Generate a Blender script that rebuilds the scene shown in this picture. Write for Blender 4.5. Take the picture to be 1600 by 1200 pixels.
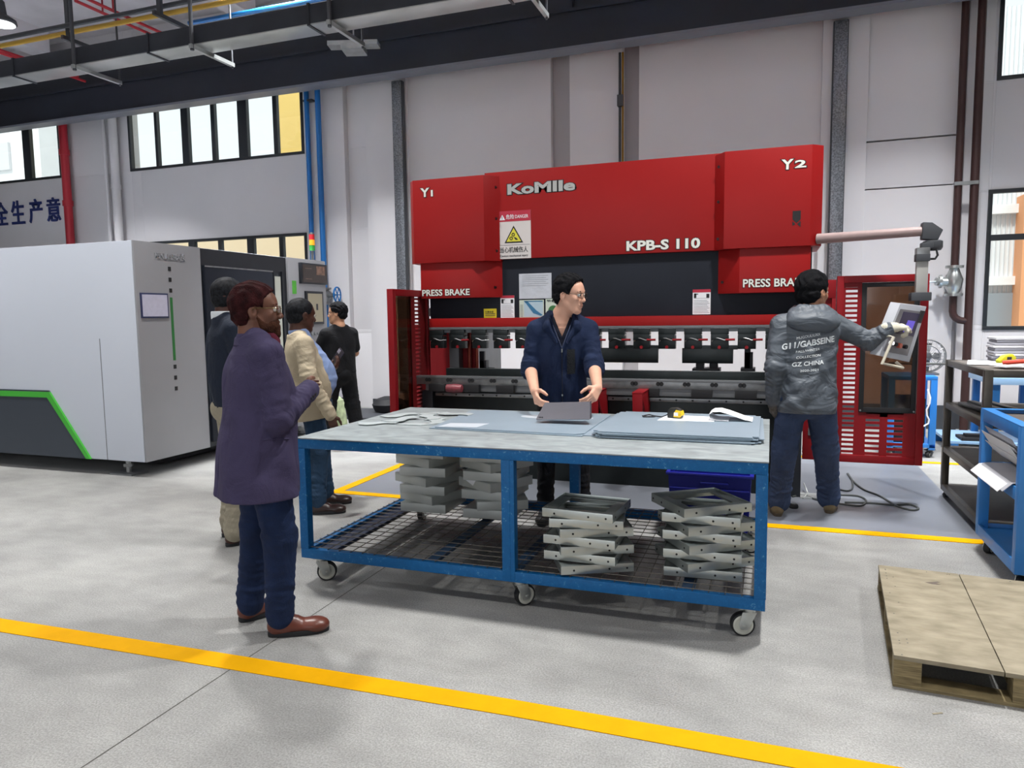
import bpy, bmesh, math, random
import numpy as np
from mathutils import Vector, Matrix
from mathutils.bvhtree import BVHTree

for o in list(bpy.data.objects):
    bpy.data.objects.remove(o)
COL = bpy.context.scene.collection
SC = bpy.context.scene
random.seed(7)

# ---------------------------------------------------------------- camera
CF, CPITCH, CROLL, CYAW, CH = 1132.27, 0.0945613, -0.0134829, -0.3432634, 1.5
_cy, _sy = math.cos(CYAW), math.sin(CYAW)
CW = Vector((_sy*math.cos(CPITCH), _cy*math.cos(CPITCH), -math.sin(CPITCH)))
_r = Vector((_cy, -_sy, 0)); _u = _r.cross(CW)
CR = math.cos(CROLL)*_r + math.sin(CROLL)*_u
CU = -math.sin(CROLL)*_r + math.cos(CROLL)*_u
cd = bpy.data.cameras.new('camera'); cam = bpy.data.objects.new('camera', cd); COL.objects.link(cam)
cd.sensor_width = 36; cd.lens = CF*36/1600; cd.clip_start = .05; cd.clip_end = 200
m = Matrix((CR, CU, -CW)).transposed().to_4x4(); m.translation = Vector((0, 0, CH))
cam.matrix_world = m
SC.camera = cam

def at(px, py, X=None, Y=None, Z=None):
    """point of the place seen at a spot of the 1600x1200 frame, on the plane X=, Y= or Z="""
    d = CW + CR*((px-800)/CF) - CU*((py-600)/CF)
    if X is not None: t = X/d.x
    elif Y is not None: t = Y/d.y
    else: t = (Z-CH)/d.z
    return Vector((0, 0, CH)) + d*t

# ---------------------------------------------------------------- world, lights, exposure
w = bpy.data.worlds.new('world'); SC.world = w; w.use_nodes = True
bg = w.node_tree.nodes['Background']
bg.inputs[0].default_value = (.96, .98, 1.0, 1); bg.inputs[1].default_value = 1.5
SC.view_settings.view_transform = 'Standard'; SC.view_settings.look = 'None'
SC.view_settings.exposure = 0.0; SC.view_settings.gamma = 1; SC.view_settings.use_curve_mapping = False

def light(kind, name, loc, energy, size=1.0, color=(1, 1, 1), rot=(0, 0, 0), size_y=None, spread=None):
    ld = bpy.data.lights.new(name, kind); ld.energy = energy; ld.color = color
    if kind == 'AREA':
        ld.size = size
        if size_y: ld.shape = 'RECTANGLE'; ld.size_y = size_y
        if spread: ld.spread = math.radians(spread)
    o = bpy.data.objects.new(name, ld); COL.objects.link(o); o.location = loc; o.rotation_euler = rot
    return o
sun = light('SUN', 'sun', (0, 0, 20), 3.2, color=(1, .96, .9), rot=(math.radians(38), 0, math.radians(-12)))
sun.data.angle = math.radians(10)
LAMPS = [(-4.1, 4.5, 120), (.7, 4.4, 180), (-7.6, 4.3, 88), (-3.2, .4, 46), (.9, .4, 50), (-7.6, .4, 60), (5.0, 4.6, 150), (-11.9, 4.3, 150), (-5.6, 7.6, 215), (-2.0, 7.7, 165), (1.6, 7.7, 160), (5.0, 7.7, 150), (-10.6, 7.9, 190)]
for lx, ly, le in LAMPS:
    light('AREA', 'bay_light', (lx, ly, 5.76 if lx < -10.2 and ly > 7 else 5.92 if ly > 7 else 6.02), le, size=.34, color=(1, .985, .96) if ly < 7 else (.97, .98, 1), spread=96 if ly > 7 else 118)
# added fill light behind the camera, before the closed front wall
light('AREA', 'front_fill_light', (-4.0, -8.9, 2.6), 380, size=13, size_y=4.6, color=(.93, .96, 1), rot=(math.radians(90), 0, 0))

# ---------------------------------------------------------------- colour and material helpers
def lin(c):
    if isinstance(c, str):
        c = c.lstrip('#'); c = [int(c[i:i+2], 16)/255 for i in (0, 2, 4)]
        c = [x/12.92 if x <= .04045 else ((x+.055)/1.055)**2.4 for x in c]
    return (c[0], c[1], c[2], 1)
MC = {}
def mat(name, col, rough=.5, metal=0, var=0.0, vscale=6, bump=0, bscale=60, spec=None, col2=None, stretch=None, coat=0, vdetail=5, contrast=None):
    if name in MC: return MC[name]
    m = bpy.data.materials.new(name); m.use_nodes = True; nt = m.node_tree; N = nt.nodes; L = nt.links
    b = N['Principled BSDF']; c = lin(col)
    b.inputs['Base Color'].default_value = c
    b.inputs['Roughness'].default_value = rough; b.inputs['Metallic'].default_value = metal
    if spec is not None: b.inputs['Specular IOR Level'].default_value = spec
    if coat: b.inputs['Coat Weight'].default_value = coat; b.inputs['Coat Roughness'].default_value = .15
    tc = N.new('ShaderNodeTexCoord'); src = tc.outputs['Object']
    if stretch:
        mp = N.new('ShaderNodeMapping'); mp.inputs['Scale'].default_value = stretch; L.new(src, mp.inputs[0]); src = mp.outputs[0]
    if var or col2:
        n = N.new('ShaderNodeTexNoise'); n.inputs['Scale'].default_value = vscale; n.inputs['Detail'].default_value = vdetail; L.new(src, n.inputs['Vector'])
        cr = N.new('ShaderNodeValToRGB'); L.new(n.outputs[0], cr.inputs[0])
        lo, hi = contrast or (.3, .7)
        cr.color_ramp.elements[0].position = lo; cr.color_ramp.elements[1].position = hi
        c2 = lin(col2) if col2 else tuple(min(1, x*(1+var)) for x in c[:3])+(1,)
        c1 = c if col2 else tuple(x*(1-var) for x in c[:3])+(1,)
        cr.color_ramp.elements[0].color = c1; cr.color_ramp.elements[1].color = c2
        L.new(cr.outputs[0], b.inputs['Base Color'])
    if bump:
        n2 = N.new('ShaderNodeTexNoise'); n2.inputs['Scale'].default_value = bscale; n2.inputs['Detail'].default_value = 4; L.new(src, n2.inputs['Vector'])
        bp = N.new('ShaderNodeBump'); bp.inputs['Strength'].default_value = bump; bp.inputs['Distance'].default_value = .01
        L.new(n2.outputs[0], bp.inputs['Height']); L.new(bp.outputs[0], b.inputs['Normal'])
    MC[name] = m
    return m
def crease(m, scale=7, strength=.6, stretch=(1, 1, 1), dist=.02):
    """soft cloth folds as a second bump"""
    nt = m.node_tree; N = nt.nodes; L = nt.links; b = N['Principled BSDF']
    tc = N.new('ShaderNodeTexCoord'); mp = N.new('ShaderNodeMapping'); mp.inputs['Scale'].default_value = stretch; mp.inputs['Rotation'].default_value = (.3, .5, .2)
    n = N.new('ShaderNodeTexNoise'); n.inputs['Scale'].default_value = scale; n.inputs['Detail'].default_value = 3; n.inputs['Distortion'].default_value = 1.6; n.inputs['Roughness'].default_value = .45
    L.new(tc.outputs['Object'], mp.inputs[0]); L.new(mp.outputs[0], n.inputs['Vector'])
    bp = N.new('ShaderNodeBump'); bp.inputs['Strength'].default_value = strength; bp.inputs['Distance'].default_value = dist; L.new(n.outputs[0], bp.inputs['Height'])
    if b.inputs['Normal'].links: L.new(b.inputs['Normal'].links[0].from_socket, bp.inputs['Normal'])
    L.new(bp.outputs[0], b.inputs['Normal']); return m
def glassmat(name, tint, gloss=.08, rough=.02):
    if name in MC: return MC[name]
    m = bpy.data.materials.new(name); m.use_nodes = True; nt = m.node_tree; N = nt.nodes; L = nt.links
    N.clear(); out = N.new('ShaderNodeOutputMaterial'); t = N.new('ShaderNodeBsdfTransparent'); g = N.new('ShaderNodeBsdfGlossy')
    t.inputs[0].default_value = lin(tint); g.inputs['Roughness'].default_value = rough
    mx = N.new('ShaderNodeMixShader'); mx.inputs[0].default_value = gloss
    L.new(t.outputs[0], mx.inputs[1]); L.new(g.outputs[0], mx.inputs[2]); L.new(mx.outputs[0], out.inputs[0])
    MC[name] = m; return m
def emat(name, col, s):
    if name in MC: return MC[name]
    m = bpy.data.materials.new(name); m.use_nodes = True
    b = m.node_tree.nodes['Principled BSDF']; b.inputs['Base Color'].default_value = lin(col)
    b.inputs['Emission Color'].default_value = lin(col); b.inputs['Emission Strength'].default_value = s
    MC[name] = m; return m

# ---------------------------------------------------------------- object helpers
ORG = {}
def thing(name, label, cat, loc=(0, 0, 0), group=None):
    o = bpy.data.objects.new(name, None); COL.objects.link(o); o.location = loc
    o.empty_display_size = .1
    o['label'] = label; o['category'] = cat
    if group: o['group'] = group
    ORG[o.name] = Vector(loc)
    return o
def tag(o, label, cat, group=None, kind=None):
    o['label'] = label; o['category'] = cat
    if group: o['group'] = group
    if kind: o['kind'] = kind
    return o
def link(name, me, parent=None, loc=None):
    """verts are in place coordinates; moves the origin to loc (or the parent's origin)"""
    o = bpy.data.objects.new(name, me); COL.objects.link(o)
    if parent is not None:
        org = ORG[parent.name]; o.parent = parent; ORG[o.name] = org
        me.transform(Matrix.Translation(-org))
    else:
        if loc is None:
            n = len(me.vertices); co = np.empty(n*3, np.float32); me.vertices.foreach_get('co', co); co = co.reshape(-1, 3)
            loc = Vector(((co[:, 0].min()+co[:, 0].max())/2, (co[:, 1].min()+co[:, 1].max())/2, co[:, 2].min()))
        loc = Vector(loc); me.transform(Matrix.Translation(-loc)); o.location = loc; ORG[o.name] = loc
    me.update()
    return o
def dup(root, loc, rotz=None, label=None, group=None):
    def cp(o, par):
        c = o.copy(); COL.objects.link(c); ORG[c.name] = Vector(loc)
        if par is not None: c.parent = par
        for ch in [x for x in KIDS.get(o.name, [])]: cp(ch, c)
        return c
    r = cp(root, None); r.location = loc
    if rotz is not None: r.rotation_euler = (0, 0, rotz)
    if label: r['label'] = label
    if group: r['group'] = group
    return r
KIDS = {}
class MB:
    def __init__(s): s.v = []; s.f = []; s.mi = []; s.M = None; s.cur = 0
    def _add(s, vs, fs):
        n = len(s.v)
        for p in vs:
            p = Vector(p)
            if s.M is not None: p = s.M @ p
            s.v.append(p)
        for f in fs: s.f.append([n+i for i in f]); s.mi.append(s.cur)
    def box(s, x0, x1, y0, y1, z0, z1):
        if x0 > x1: x0, x1 = x1, x0
        if y0 > y1: y0, y1 = y1, y0
        if z0 > z1: z0, z1 = z1, z0
        s._add([(x0,y0,z0),(x1,y0,z0),(x1,y1,z0),(x0,y1,z0),(x0,y0,z1),(x1,y0,z1),(x1,y1,z1),(x0,y1,z1)],
               [(0,3,2,1),(4,5,6,7),(0,1,5,4),(1,2,6,5),(2,3,7,6),(3,0,4,7)]); return s
    def prism(s, pts, axis, a0, a1):
        """pts 2-D; axis z: (x,y); y: (x,z); x: (y,z)"""
        def P(p, a):
            if axis == 'z': return (p[0], p[1], a)
            if axis == 'y': return (p[0], a, p[1])
            return (a, p[0], p[1])
        n = len(pts)
        s._add([P(p, a0) for p in pts]+[P(p, a1) for p in pts],
               [list(range(n))[::-1], [n+i for i in range(n)]]+[(i, (i+1) % n, n+(i+1) % n, n+i) for i in range(n)]); return s
    def tube(s, pts, r, seg=10, closed=False, rs=None):
        pts = [Vector(p) for p in pts]; n = len(pts)
        T = []
        for i in range(n):
            a = pts[(i-1) % n] if (closed or i > 0) else pts[i]; b = pts[(i+1) % n] if (closed or i < n-1) else pts[i]
            T.append((b-a).normalized())
        u = T[0].cross(Vector((0, 0, 1)))
        if u.length < .05: u = T[0].cross(Vector((0, 1, 0)))
        u.normalize(); vs = []
        for i in range(n):
            u = (u - T[i]*u.dot(T[i]));  u.normalize(); v = T[i].cross(u); rr = rs[i] if rs else r
            for k in range(seg):
                a = 2*math.pi*k/seg; vs.append(pts[i]+(u*math.cos(a)+v*math.sin(a))*rr)
        fs = []
        for i in range(n if closed else n-1):
            j = (i+1) % n
            for k in range(seg): fs.append((i*seg+k, i*seg+(k+1) % seg, j*seg+(k+1) % seg, j*seg+k))
        if not closed: fs += [list(range(seg))[::-1], [(n-1)*seg+k for k in range(seg)]]
        s._add(vs, fs); return s
    def cyl(s, a, b, r, r2=None, seg=20): return s.tube([a, b], r, seg, rs=[r, r if r2 is None else r2])
    def lathe(s, prof, c, axis='z', seg=24):
        """prof [(radius, along)]"""
        c = Vector(c); vs = []; n = len(prof)
        for r, h in prof:
            for k in range(seg):
                a = 2*math.pi*k/seg; x, y = r*math.cos(a), r*math.sin(a)
                vs.append(c+(Vector((x, y, h)) if axis == 'z' else Vector((x, h, y)) if axis == 'y' else Vector((h, x, y))))
        fs = [((i*seg+k), (i*seg+(k+1) % seg), ((i+1)*seg+(k+1) % seg), ((i+1)*seg+k)) for i in range(n-1) for k in range(seg)]
        fs += [list(range(seg))[::-1], [(n-1)*seg+k for k in range(seg)]]
        s._add(vs, fs); return s
    def build(s, name, mats, parent=None, bevel=0, loc=None, smooth=30):
        me = bpy.data.meshes.new(name)
        me.from_pydata([tuple(v) for v in s.v], [], s.f)
        bm = bmesh.new(); bm.from_mesh(me)
        bmesh.ops.recalc_face_normals(bm, faces=bm.faces)
        if bevel:
            es = [e for e in bm.edges if len(e.link_faces) == 2 and e.calc_face_angle(0) > .6]
            bmesh.ops.bevel(bm, geom=es, offset=bevel, segments=2, profile=.6, affect='EDGES', clamp_overlap=True)
        bm.to_mesh(me); bm.free()
        if not isinstance(mats, (list, tuple)): mats = [mats]
        for x in mats: me.materials.append(x)
        if len(mats) > 1 and not bevel: me.polygons.foreach_set('material_index', s.mi)
        me.polygons.foreach_set('use_smooth', [True]*len(me.polygons))
        me.set_sharp_from_angle(angle=math.radians(smooth))
        o = link(name, me, parent, loc)
        if parent is not None: KIDS.setdefault(parent.name, []).append(o)
        return o
def box(name, m, parent, x0, x1, y0, y1, z0, z1, bevel=.002):
    return MB().box(x0, x1, y0, y1, z0, z1).build(name, m, parent, bevel)
def struct(o): o['kind'] = 'structure'; return o

# lettering: returns a mesh in its own plane, normalised to 1x1 at the origin
def text2d(s, bold=0.0, extr=0.0, space=1.0):
    cu = bpy.data.curves.new('t', 'FONT'); cu.body = s; cu.offset = bold; cu.extrude = extr; cu.space_character = space
    cu.resolution_u = 3
    o = bpy.data.objects.new('t', cu); COL.objects.link(o)
    dg = bpy.context.evaluated_depsgraph_get(); me = bpy.data.meshes.new_from_object(o.evaluated_get(dg))
    bpy.data.objects.remove(o); bpy.data.curves.remove(cu)
    n = len(me.vertices); co = np.empty(n*3, np.float32); me.vertices.foreach_get('co', co); co = co.reshape(-1, 3)
    return me, co
def text(name, s, org, U, V, wdt, hgt, m, parent, bold=0.01, depth=.002, outline=None, ogrow=.03, space=1.0, shear=0):
    """writes s in the box org + U*wdt + V*hgt; the face looks along U x V"""
    U = Vector(U); V = Vector(V); Nn = U.cross(V); org = Vector(org); out = None
    lay = [(m, bold, depth+.0015)] if not outline else [(outline, bold+ogrow, .0012), (m, bold, depth+.0025)]
    ref = None
    mm = MB(); mats = []
    for li, (mt, bd, dz) in enumerate(lay):
        me, co = text2d(s, bd, .5, space)
        if li == 0:
            _, c0 = text2d(s, bold, .5, space)
            ref = (c0[:, 0].min(), c0[:, 1].min(), max(1e-6, np.ptp(c0[:, 0])), max(1e-6, np.ptp(c0[:, 1])))
        x = (co[:, 0]-ref[0])/ref[2]*wdt; y = (co[:, 1]-ref[1])/ref[3]*hgt; x = x + shear*y
        z = np.where(co[:, 2] > 0, dz, .0002)
        vs = [org+U*float(a)+V*float(b)+Nn*float(c) for a, b, c in zip(x, y, z)]
        mm.cur = li; mm._add(vs, [list(p.vertices) for p in me.polygons]); mats.append(mt)
    me = bpy.data.meshes.new(name); me.from_pydata([tuple(v) for v in mm.v], [], mm.f)
    for mt in mats: me.materials.append(mt)
    me.polygons.foreach_set('material_index', mm.mi)
    o = link(name, me, parent)
    if parent is not None: KIDS.setdefault(parent.name, []).append(o)
    return o
# ================================================================ materials
def floor_mat():
    m = bpy.data.materials.new('polished concrete'); m.use_nodes = True; nt = m.node_tree; N = nt.nodes; L = nt.links
    b = N['Principled BSDF']; tc = N.new('ShaderNodeTexCoord')
    def noise(sc, det, rough=.6):
        n = N.new('ShaderNodeTexNoise'); n.inputs['Scale'].default_value = sc; n.inputs['Detail'].default_value = det
        n.inputs['Roughness'].default_value = rough; L.new(tc.outputs['Object'], n.inputs['Vector']); return n
    a = noise(1.1, 6); c1 = N.new('ShaderNodeValToRGB'); L.new(a.outputs[0], c1.inputs[0])
    c1.color_ramp.elements[0].position = .32; c1.color_ramp.elements[1].position = .68
    c1.color_ramp.elements[0].color = lin('#828281'); c1.color_ramp.elements[1].color = lin('#a3a3a1')
    f = noise(130, 3, .7); c2 = N.new('ShaderNodeValToRGB'); L.new(f.outputs[0], c2.inputs[0])
    c2.color_ramp.elements[0].position = .38; c2.color_ramp.elements[1].position = .62
    c2.color_ramp.elements[0].color = (.70, .70, .70, 1); c2.color_ramp.elements[1].color = (1.12, 1.12, 1.12, 1)
    mp = N.new('ShaderNodeMapping'); mp.inputs['Scale'].default_value = (3, 7, 1); mp.inputs['Rotation'].default_value = (0, 0, .3)
    L.new(tc.outputs['Object'], mp.inputs[0]); s = N.new('ShaderNodeTexNoise'); s.inputs['Scale'].default_value = 1.3; s.inputs['Detail'].default_value = 8
    L.new(mp.outputs[0], s.inputs['Vector']); c3 = N.new('ShaderNodeValToRGB'); L.new(s.outputs[0], c3.inputs[0])
    c3.color_ramp.elements[0].position = .35; c3.color_ramp.elements[1].position = .7
    c3.color_ramp.elements[0].color = (.93, .93, .92, 1); c3.color_ramp.elements[1].color = (1.08, 1.08, 1.07, 1)
    m1 = N.new('ShaderNodeMixRGB'); m1.blend_type = 'MULTIPLY'; m1.inputs[0].default_value = 1; L.new(c1.outputs[0], m1.inputs[1]); L.new(c2.outputs[0], m1.inputs[2])
    m2 = N.new('ShaderNodeMixRGB'); m2.blend_type = 'MULTIPLY'; m2.inputs[0].default_value = 1; L.new(m1.outputs[0], m2.inputs[1]); L.new(c3.outputs[0], m2.inputs[2])
    L.new(m2.outputs[0], b.inputs['Base Color']); b.inputs['Roughness'].default_value = .55
    bp = N.new('ShaderNodeBump'); bp.inputs['Strength'].default_value = .15; bp.inputs['Distance'].default_value = .004
    L.new(f.outputs[0], bp.inputs['Height']); L.new(bp.outputs[0], b.inputs['Normal'])
    return m
M_floor = floor_mat()
M_wall = mat('white wall paint', '#dad8da', .85, var=.03, vscale=.8, bump=.05, bscale=30)
M_wallg = mat('wall strip shade grey', '#aeabad', .85, var=.03, vscale=1)  # wall colour greyed to carry the shade of the recess strips
M_ceil = mat('ceiling concrete', '#e0dde1', .9, var=.10, vscale=1.5)
M_dark = mat('dark navy steel', '#161b26', .5, var=.2, vscale=2)
M_base = mat('dark grey skirting', '#3a3d42', .6)
M_frame = mat('window frame', '#22262a', .45)
M_galv = mat('galvanised steel', '#a9adab', .32, .85, col2='#c8ccca', vscale=7, bump=.05, bscale=40)
M_galvs = mat('spangled zinc', '#6a6d72', .35, .7, col2='#9a9ea4', vscale=55, contrast=(.35, .65))
M_red = mat('red enamel', '#921616', .42, var=.04, vscale=2, spec=.22)
M_red2 = mat('guard red', '#83121a', .45, var=.06, vscale=3, spec=.25)
M_blk = mat('machine black', '#1b1f27', .45, var=.1, vscale=4)
M_ram = mat('ram navy black', '#1c2029', .5, var=.12, vscale=3, spec=.22)
M_grn = mat('oily dark steel', '#1d2324', .35, .4, var=.2, vscale=10)
M_steel = mat('ground steel', '#8d8f90', .35, .8, var=.2, vscale=14)
M_midg = mat('machine grey', '#6f7275', .45, .4, var=.1, vscale=6)
M_blue = mat('worn blue paint', '#1a5f9c', .42, var=.12, vscale=5)
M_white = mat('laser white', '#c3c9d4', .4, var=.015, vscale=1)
M_lgrey = mat('laser shaded side grey', '#8b8c90', .45, var=.03, vscale=2)  # side's shade put into a darker grey; control cabinet shares it
M_green = mat('green trim', '#3fa535', .4)
M_slate = mat('slate panel', '#333a44', .45)
M_yel = mat('yellow floor paint', '#d49b00', .7, var=.05, vscale=9, bump=.1, bscale=90, spec=.08)
M_zone = mat('blue grey floor paint', '#6c7078', .4, var=.08, vscale=1.6, bump=.04, bscale=30)
M_rubber = mat('black rubber', '#15161a', .7)
M_paper = mat('white paper', '#e8eaee', .7)
M_wht = mat('white lettering', '#dfe0d8', .5)
M_outl = mat('black outline', '#0d0d10', .5)
M_ply = mat('plywood', '#776f5c', .8, col2='#948b77', vscale=4, stretch=(2, 4, 2), bump=.15, bscale=20)
M_plyd = mat('plywood edge', '#5f5238', .8, col2='#9a8a64', vscale=3, stretch=(3, 3, 60), bump=.3, bscale=10)
M_brn = mat('smoked acrylic', '#4a3524', .15)
M_smoke = glassmat('smoked acrylic sheet', '#a08672', .06, .08)
M_glass = glassmat('window glass', '#eef4f4', .06)
M_lens = glassmat('lens', '#f4f6f6', .12)

def worn_blue():
    m = bpy.data.materials.new('chipped blue enamel'); m.use_nodes = True; nt = m.node_tree; N = nt.nodes; L = nt.links
    b = N['Principled BSDF']; tc = N.new('ShaderNodeTexCoord')
    n = N.new('ShaderNodeTexNoise'); n.inputs['Scale'].default_value = 42; n.inputs['Detail'].default_value = 9; n.inputs['Roughness'].default_value = .8
    L.new(tc.outputs['Object'], n.inputs['Vector'])
    cr = N.new('ShaderNodeValToRGB'); L.new(n.outputs[0], cr.inputs[0]); e = cr.color_ramp.elements
    e[0].position = .0; e[0].color = lin('#0c5890'); e[1].position = .60; e[1].color = lin('#0e5e98')
    x = e.new(.63); x.color = lin('#5f93b4'); x = e.new(.33); x.color = lin('#0b5288'); x = e.new(.29); x.color = lin('#4e4038')
    L.new(cr.outputs[0], b.inputs['Base Color']); b.inputs['Roughness'].default_value = .45; b.inputs['Specular IOR Level'].default_value = .25
    return m
M_wblue = worn_blue()
def top_mat():
    m = bpy.data.materials.new('scuffed zinc sheet'); m.use_nodes = True; nt = m.node_tree; N = nt.nodes; L = nt.links
    b = N['Principled BSDF']; tc = N.new('ShaderNodeTexCoord'); mp = N.new('ShaderNodeMapping'); mp.inputs['Scale'].default_value = (2.5, 4.5, 1); mp.inputs['Rotation'].default_value = (0, 0, .4)
    L.new(tc.outputs['Object'], mp.inputs[0]); n = N.new('ShaderNodeTexNoise'); n.inputs['Scale'].default_value = 3; n.inputs['Detail'].default_value = 9; n.inputs['Distortion'].default_value = .6
    L.new(mp.outputs[0], n.inputs['Vector']); cr = N.new('ShaderNodeValToRGB'); L.new(n.outputs[0], cr.inputs[0])
    cr.color_ramp.elements[0].position = .3; cr.color_ramp.elements[1].position = .68
    cr.color_ramp.elements[0].color = lin('#7a8183'); cr.color_ramp.elements[1].color = lin('#9aa3a5')
    L.new(cr.outputs[0], b.inputs['Base Color']); b.inputs['Roughness'].default_value = .5; b.inputs['Metallic'].default_value = .25
    return m
M_top = top_mat()
M_sheet = mat('galvanised sheet', '#8fa0ad', .42, .35, var=.05, vscale=3)
M_tray = mat('sheet steel tray', '#bfc3bf', .45, .35, var=.06, vscale=5)
M_trayg = mat('dull sheet steel frame', '#b4bab7', .33, .8, var=.08, vscale=7)

# ================================================================ the room
WY = 10.5
def win(n, x0, x1, z0, z1, mull, trans=(), label=''):
    """window frame with mullions (x, half width) and one mesh of panes"""
    mb = MB(); t = .045
    mb.box(x0, x1, WY-.02, WY+.06, z0, z0+t).box(x0, x1, WY-.02, WY+.06, z1-t, z1)
    mb.box(x0, x0+t, WY-.02, WY+.06, z0+t, z1-t).box(x1-t, x1, WY-.02, WY+.06, z0+t, z1-t)
    for x, h in mull: mb.box(x-h, x+h, WY-.018, WY+.058, z0+t, z1-t)
    for z, h in trans: mb.box(x0+t, x1-t, WY-.015, WY+.055, z-h, z+h)
    o = struct(mb.build('window_%d' % n, M_frame, None, .003))
    g = MB().box(x0+.02, x1-.02, WY+.02, WY+.026, z0+.02, z1-.02).build('window_pane', M_glass, o)
    return o
fl = struct(MB().box(-24, 9, -9, 10.62, -.2, 0).build('floor', M_floor, None, loc=(0, 0, 0)))
WINS = [(-22, -12.84, 4.24, 5.9), (-11.13, -7.36, 4.22, 5.9), (-10.9, -7.38, 1.3, 2.93), (2.48, 6.0, 1.24, 2.95), (2.51, 6.0, 4.24, 5.9)]
# back wall with its openings
mb = MB(); xs = sorted({-24, 9, *[a for w_ in WINS for a in w_[:2]]}); zs = sorted({0, 6.7, *[a for w_ in WINS for a in w_[2:]]})
for i in range(len(xs)-1):
    run = None
    for j in range(len(zs)-1):
        cx, cz = (xs[i]+xs[i+1])/2, (zs[j]+zs[j+1])/2
        hole = any(a < cx < b and c < cz < d for a, b, c, d in WINS)
        if not hole: mb.box(xs[i], xs[i+1], WY, WY+.22, zs[j], zs[j+1])
# panels, pilasters and the concrete column that stand proud of it
mb.box(-7.2, -6.52, WY-.12, WY, 0, 6.7).box(-6.12, -3.05, WY-.14, WY, 0, 6.7)
mb.box(-6.0, -5.35, WY-.2, WY-.1, 0, 6.7)
mb.box(-2.76, -2.0, WY-.18, WY, 0, 6.7)
mb.box(-1.78, .55, WY-.14, WY, 0, 6.7).box(.55, 1.08, WY-.24, WY, 0, 6.7)
mb.box(1.08, 2.12, WY-.17, WY, 3.62, 6.7).box(1.08, 2.12, WY-.165, WY, 3.03, 3.60).box(1.08, 2.12, WY-.16, WY, 0, 3.015)
mb.box(2.18, 2.36, WY-.1, WY, 0, 6.7)
struct(mb.build('wall_back', M_wall, None, .004, loc=(0, WY, 0)))
struct(MB().box(-3.05, -2.76, WY-.03, WY, 0, 6.7).box(-2.0, -1.78, WY-.03, WY, 0, 6.7).build('trim_1', M_wallg, None))
mb = MB().box(-24, -7.2, WY-.02, WY, 0, .17).box(-7.2, -6.52, WY-.14, WY-.12, 0, .17).box(-6.12, -6.0, WY-.16, WY-.14, 0, .17).box(-6.0, -5.35, WY-.22, WY-.2, 0, .17).box(-5.35, -1.0, WY-.2, WY-.18, 0, .17)
mb.box(-1.0, 1.1, WY-.27, WY-.24, 0, .30).box(1.1, 2.2, WY-.2, WY-.17, 0, .30).box(2.2, 9, WY-.12, WY-.1, 0, .30)
struct(mb.build('baseboard_back', M_base, None))
B = lambda px: at(px, 250, Y=WY).x
win(1, *WINS[0], [(at(43, 240, Y=WY).x, .10), (-17, .1)])
win(2, *WINS[1], [(B(247), .03), (B(292), .075), (B(336), .04), (B(382), .095), (B(433), .04)])
C_ = lambda px: at(px, 378, Y=WY).x
win(3, *WINS[2], [(C_(300), .07), (C_(344), .035), (C_(392), .07), (C_(440), .04)])
win(4, *WINS[3], [(3.9, .05)], [(2.37, .035)])
win(5, *WINS[4], [(3.9, .05)])
# ceiling with its concrete ribs
mb = MB().box(-24, 9, -9, WY+.25, 6.7, 6.9)
struct(mb.build('ceiling', M_ceil, None))
for i, x in enumerate((-17, -12.5, -8, -3.4, 1.2, 5.6)): struct(MB().box(x-.18, x+.18, -9, 10.0, 6.3, 6.7).build('trim_%d' % (20+i), M_ceil, None))
for i, y in enumerate((-3, 1.6, 6.6)): struct(MB().box(-24, 9, y-.15, y+.15, 6.42, 6.7).build('trim_%d' % (30+i), M_ceil, None))
# ring beam over the wall and the long steel beam in front of it
struct(MB().box(-24, 9, 10.02, 10.3, 5.62, 6.2).build('trim_2', mat('beam paint dark', '#1c2028', .6), None))
bm_ = MB().box(-24, 9, 9.9, 9.94, 5.10, 5.56).box(-24, 9, 9.86, 10.02, 5.56, 5.60)
struct(bm_.build('trim_3', M_dark, None))
struct(MB().box(-24, 9, 9.84, 10.08, 5.065, 5.10).build('trim_4', mat('beam flange grey', '#6c6f78', .5), None))
# side walls far outside the picture
struct(MB().box(-24.2, -24, -9, 10.7, 0, 6.9).build('wall_left', M_wall, None))
struct(MB().box(9, 9.2, -9, 10.7, 0, 6.9).build('wall_right', M_wall, None))
struct(MB().box(-24, 9, -9.2, -9, 0, 6.9).build('wall_front', M_wall, None))

# floor paint
def strip(name, p, m, z=.003):
    mb = MB(); mb.prism([(a.x, a.y) if hasattr(a, 'x') else a for a in p], 'z', .0005, z); return struct(mb.build(name, m, None))
strip('trim_5', [(-9.0, 1.70), (-3.515, 2.364), (-2.528, 2.379+.012), (-.89, 2.436), (.4, 2.436), (3, 2.436), (3, 2.54), (.3, 2.54), (-.927, 2.545), (-2.644, 2.505), (-3.676, 2.474), (-9, 1.86)][0:0] or
      [(-9.0, 2.10), (-3.515, 2.355), (-2.52, 2.388), (-.89, 2.434), (3.2, 2.44), (3.2, 2.545), (-.927, 2.546), (-2.644, 2.502), (-3.676, 2.468), (-9, 2.22)], M_yel)
strip('trim_6', [(-3.46, 5.32), (1.36, 5.36), (1.36, 7.92), (-3.46, 7.92)], M_zone, .002)
strip('trim_7', [(-3.56, 5.23), (1.5, 5.26), (1.5, 5.36), (-3.56, 5.325)], M_yel, .004)
strip('trim_8', [(-3.56, 5.325), (-3.465, 5.325), (-3.465, 8.02), (-3.56, 8.02)], M_yel, .004)
strip('trim_9', [(-3.465, 7.92), (3.2, 7.95), (3.2, 8.03), (-3.465, 8.02)], M_yel, .004)
M_joint = mat('floor joint', '#55544f', .9)
strip('trim_10', [(-2.166, -2), (-2.161, -2), (-2.158, 5.2), (-2.163, 5.2)], M_joint, .0012)
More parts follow.
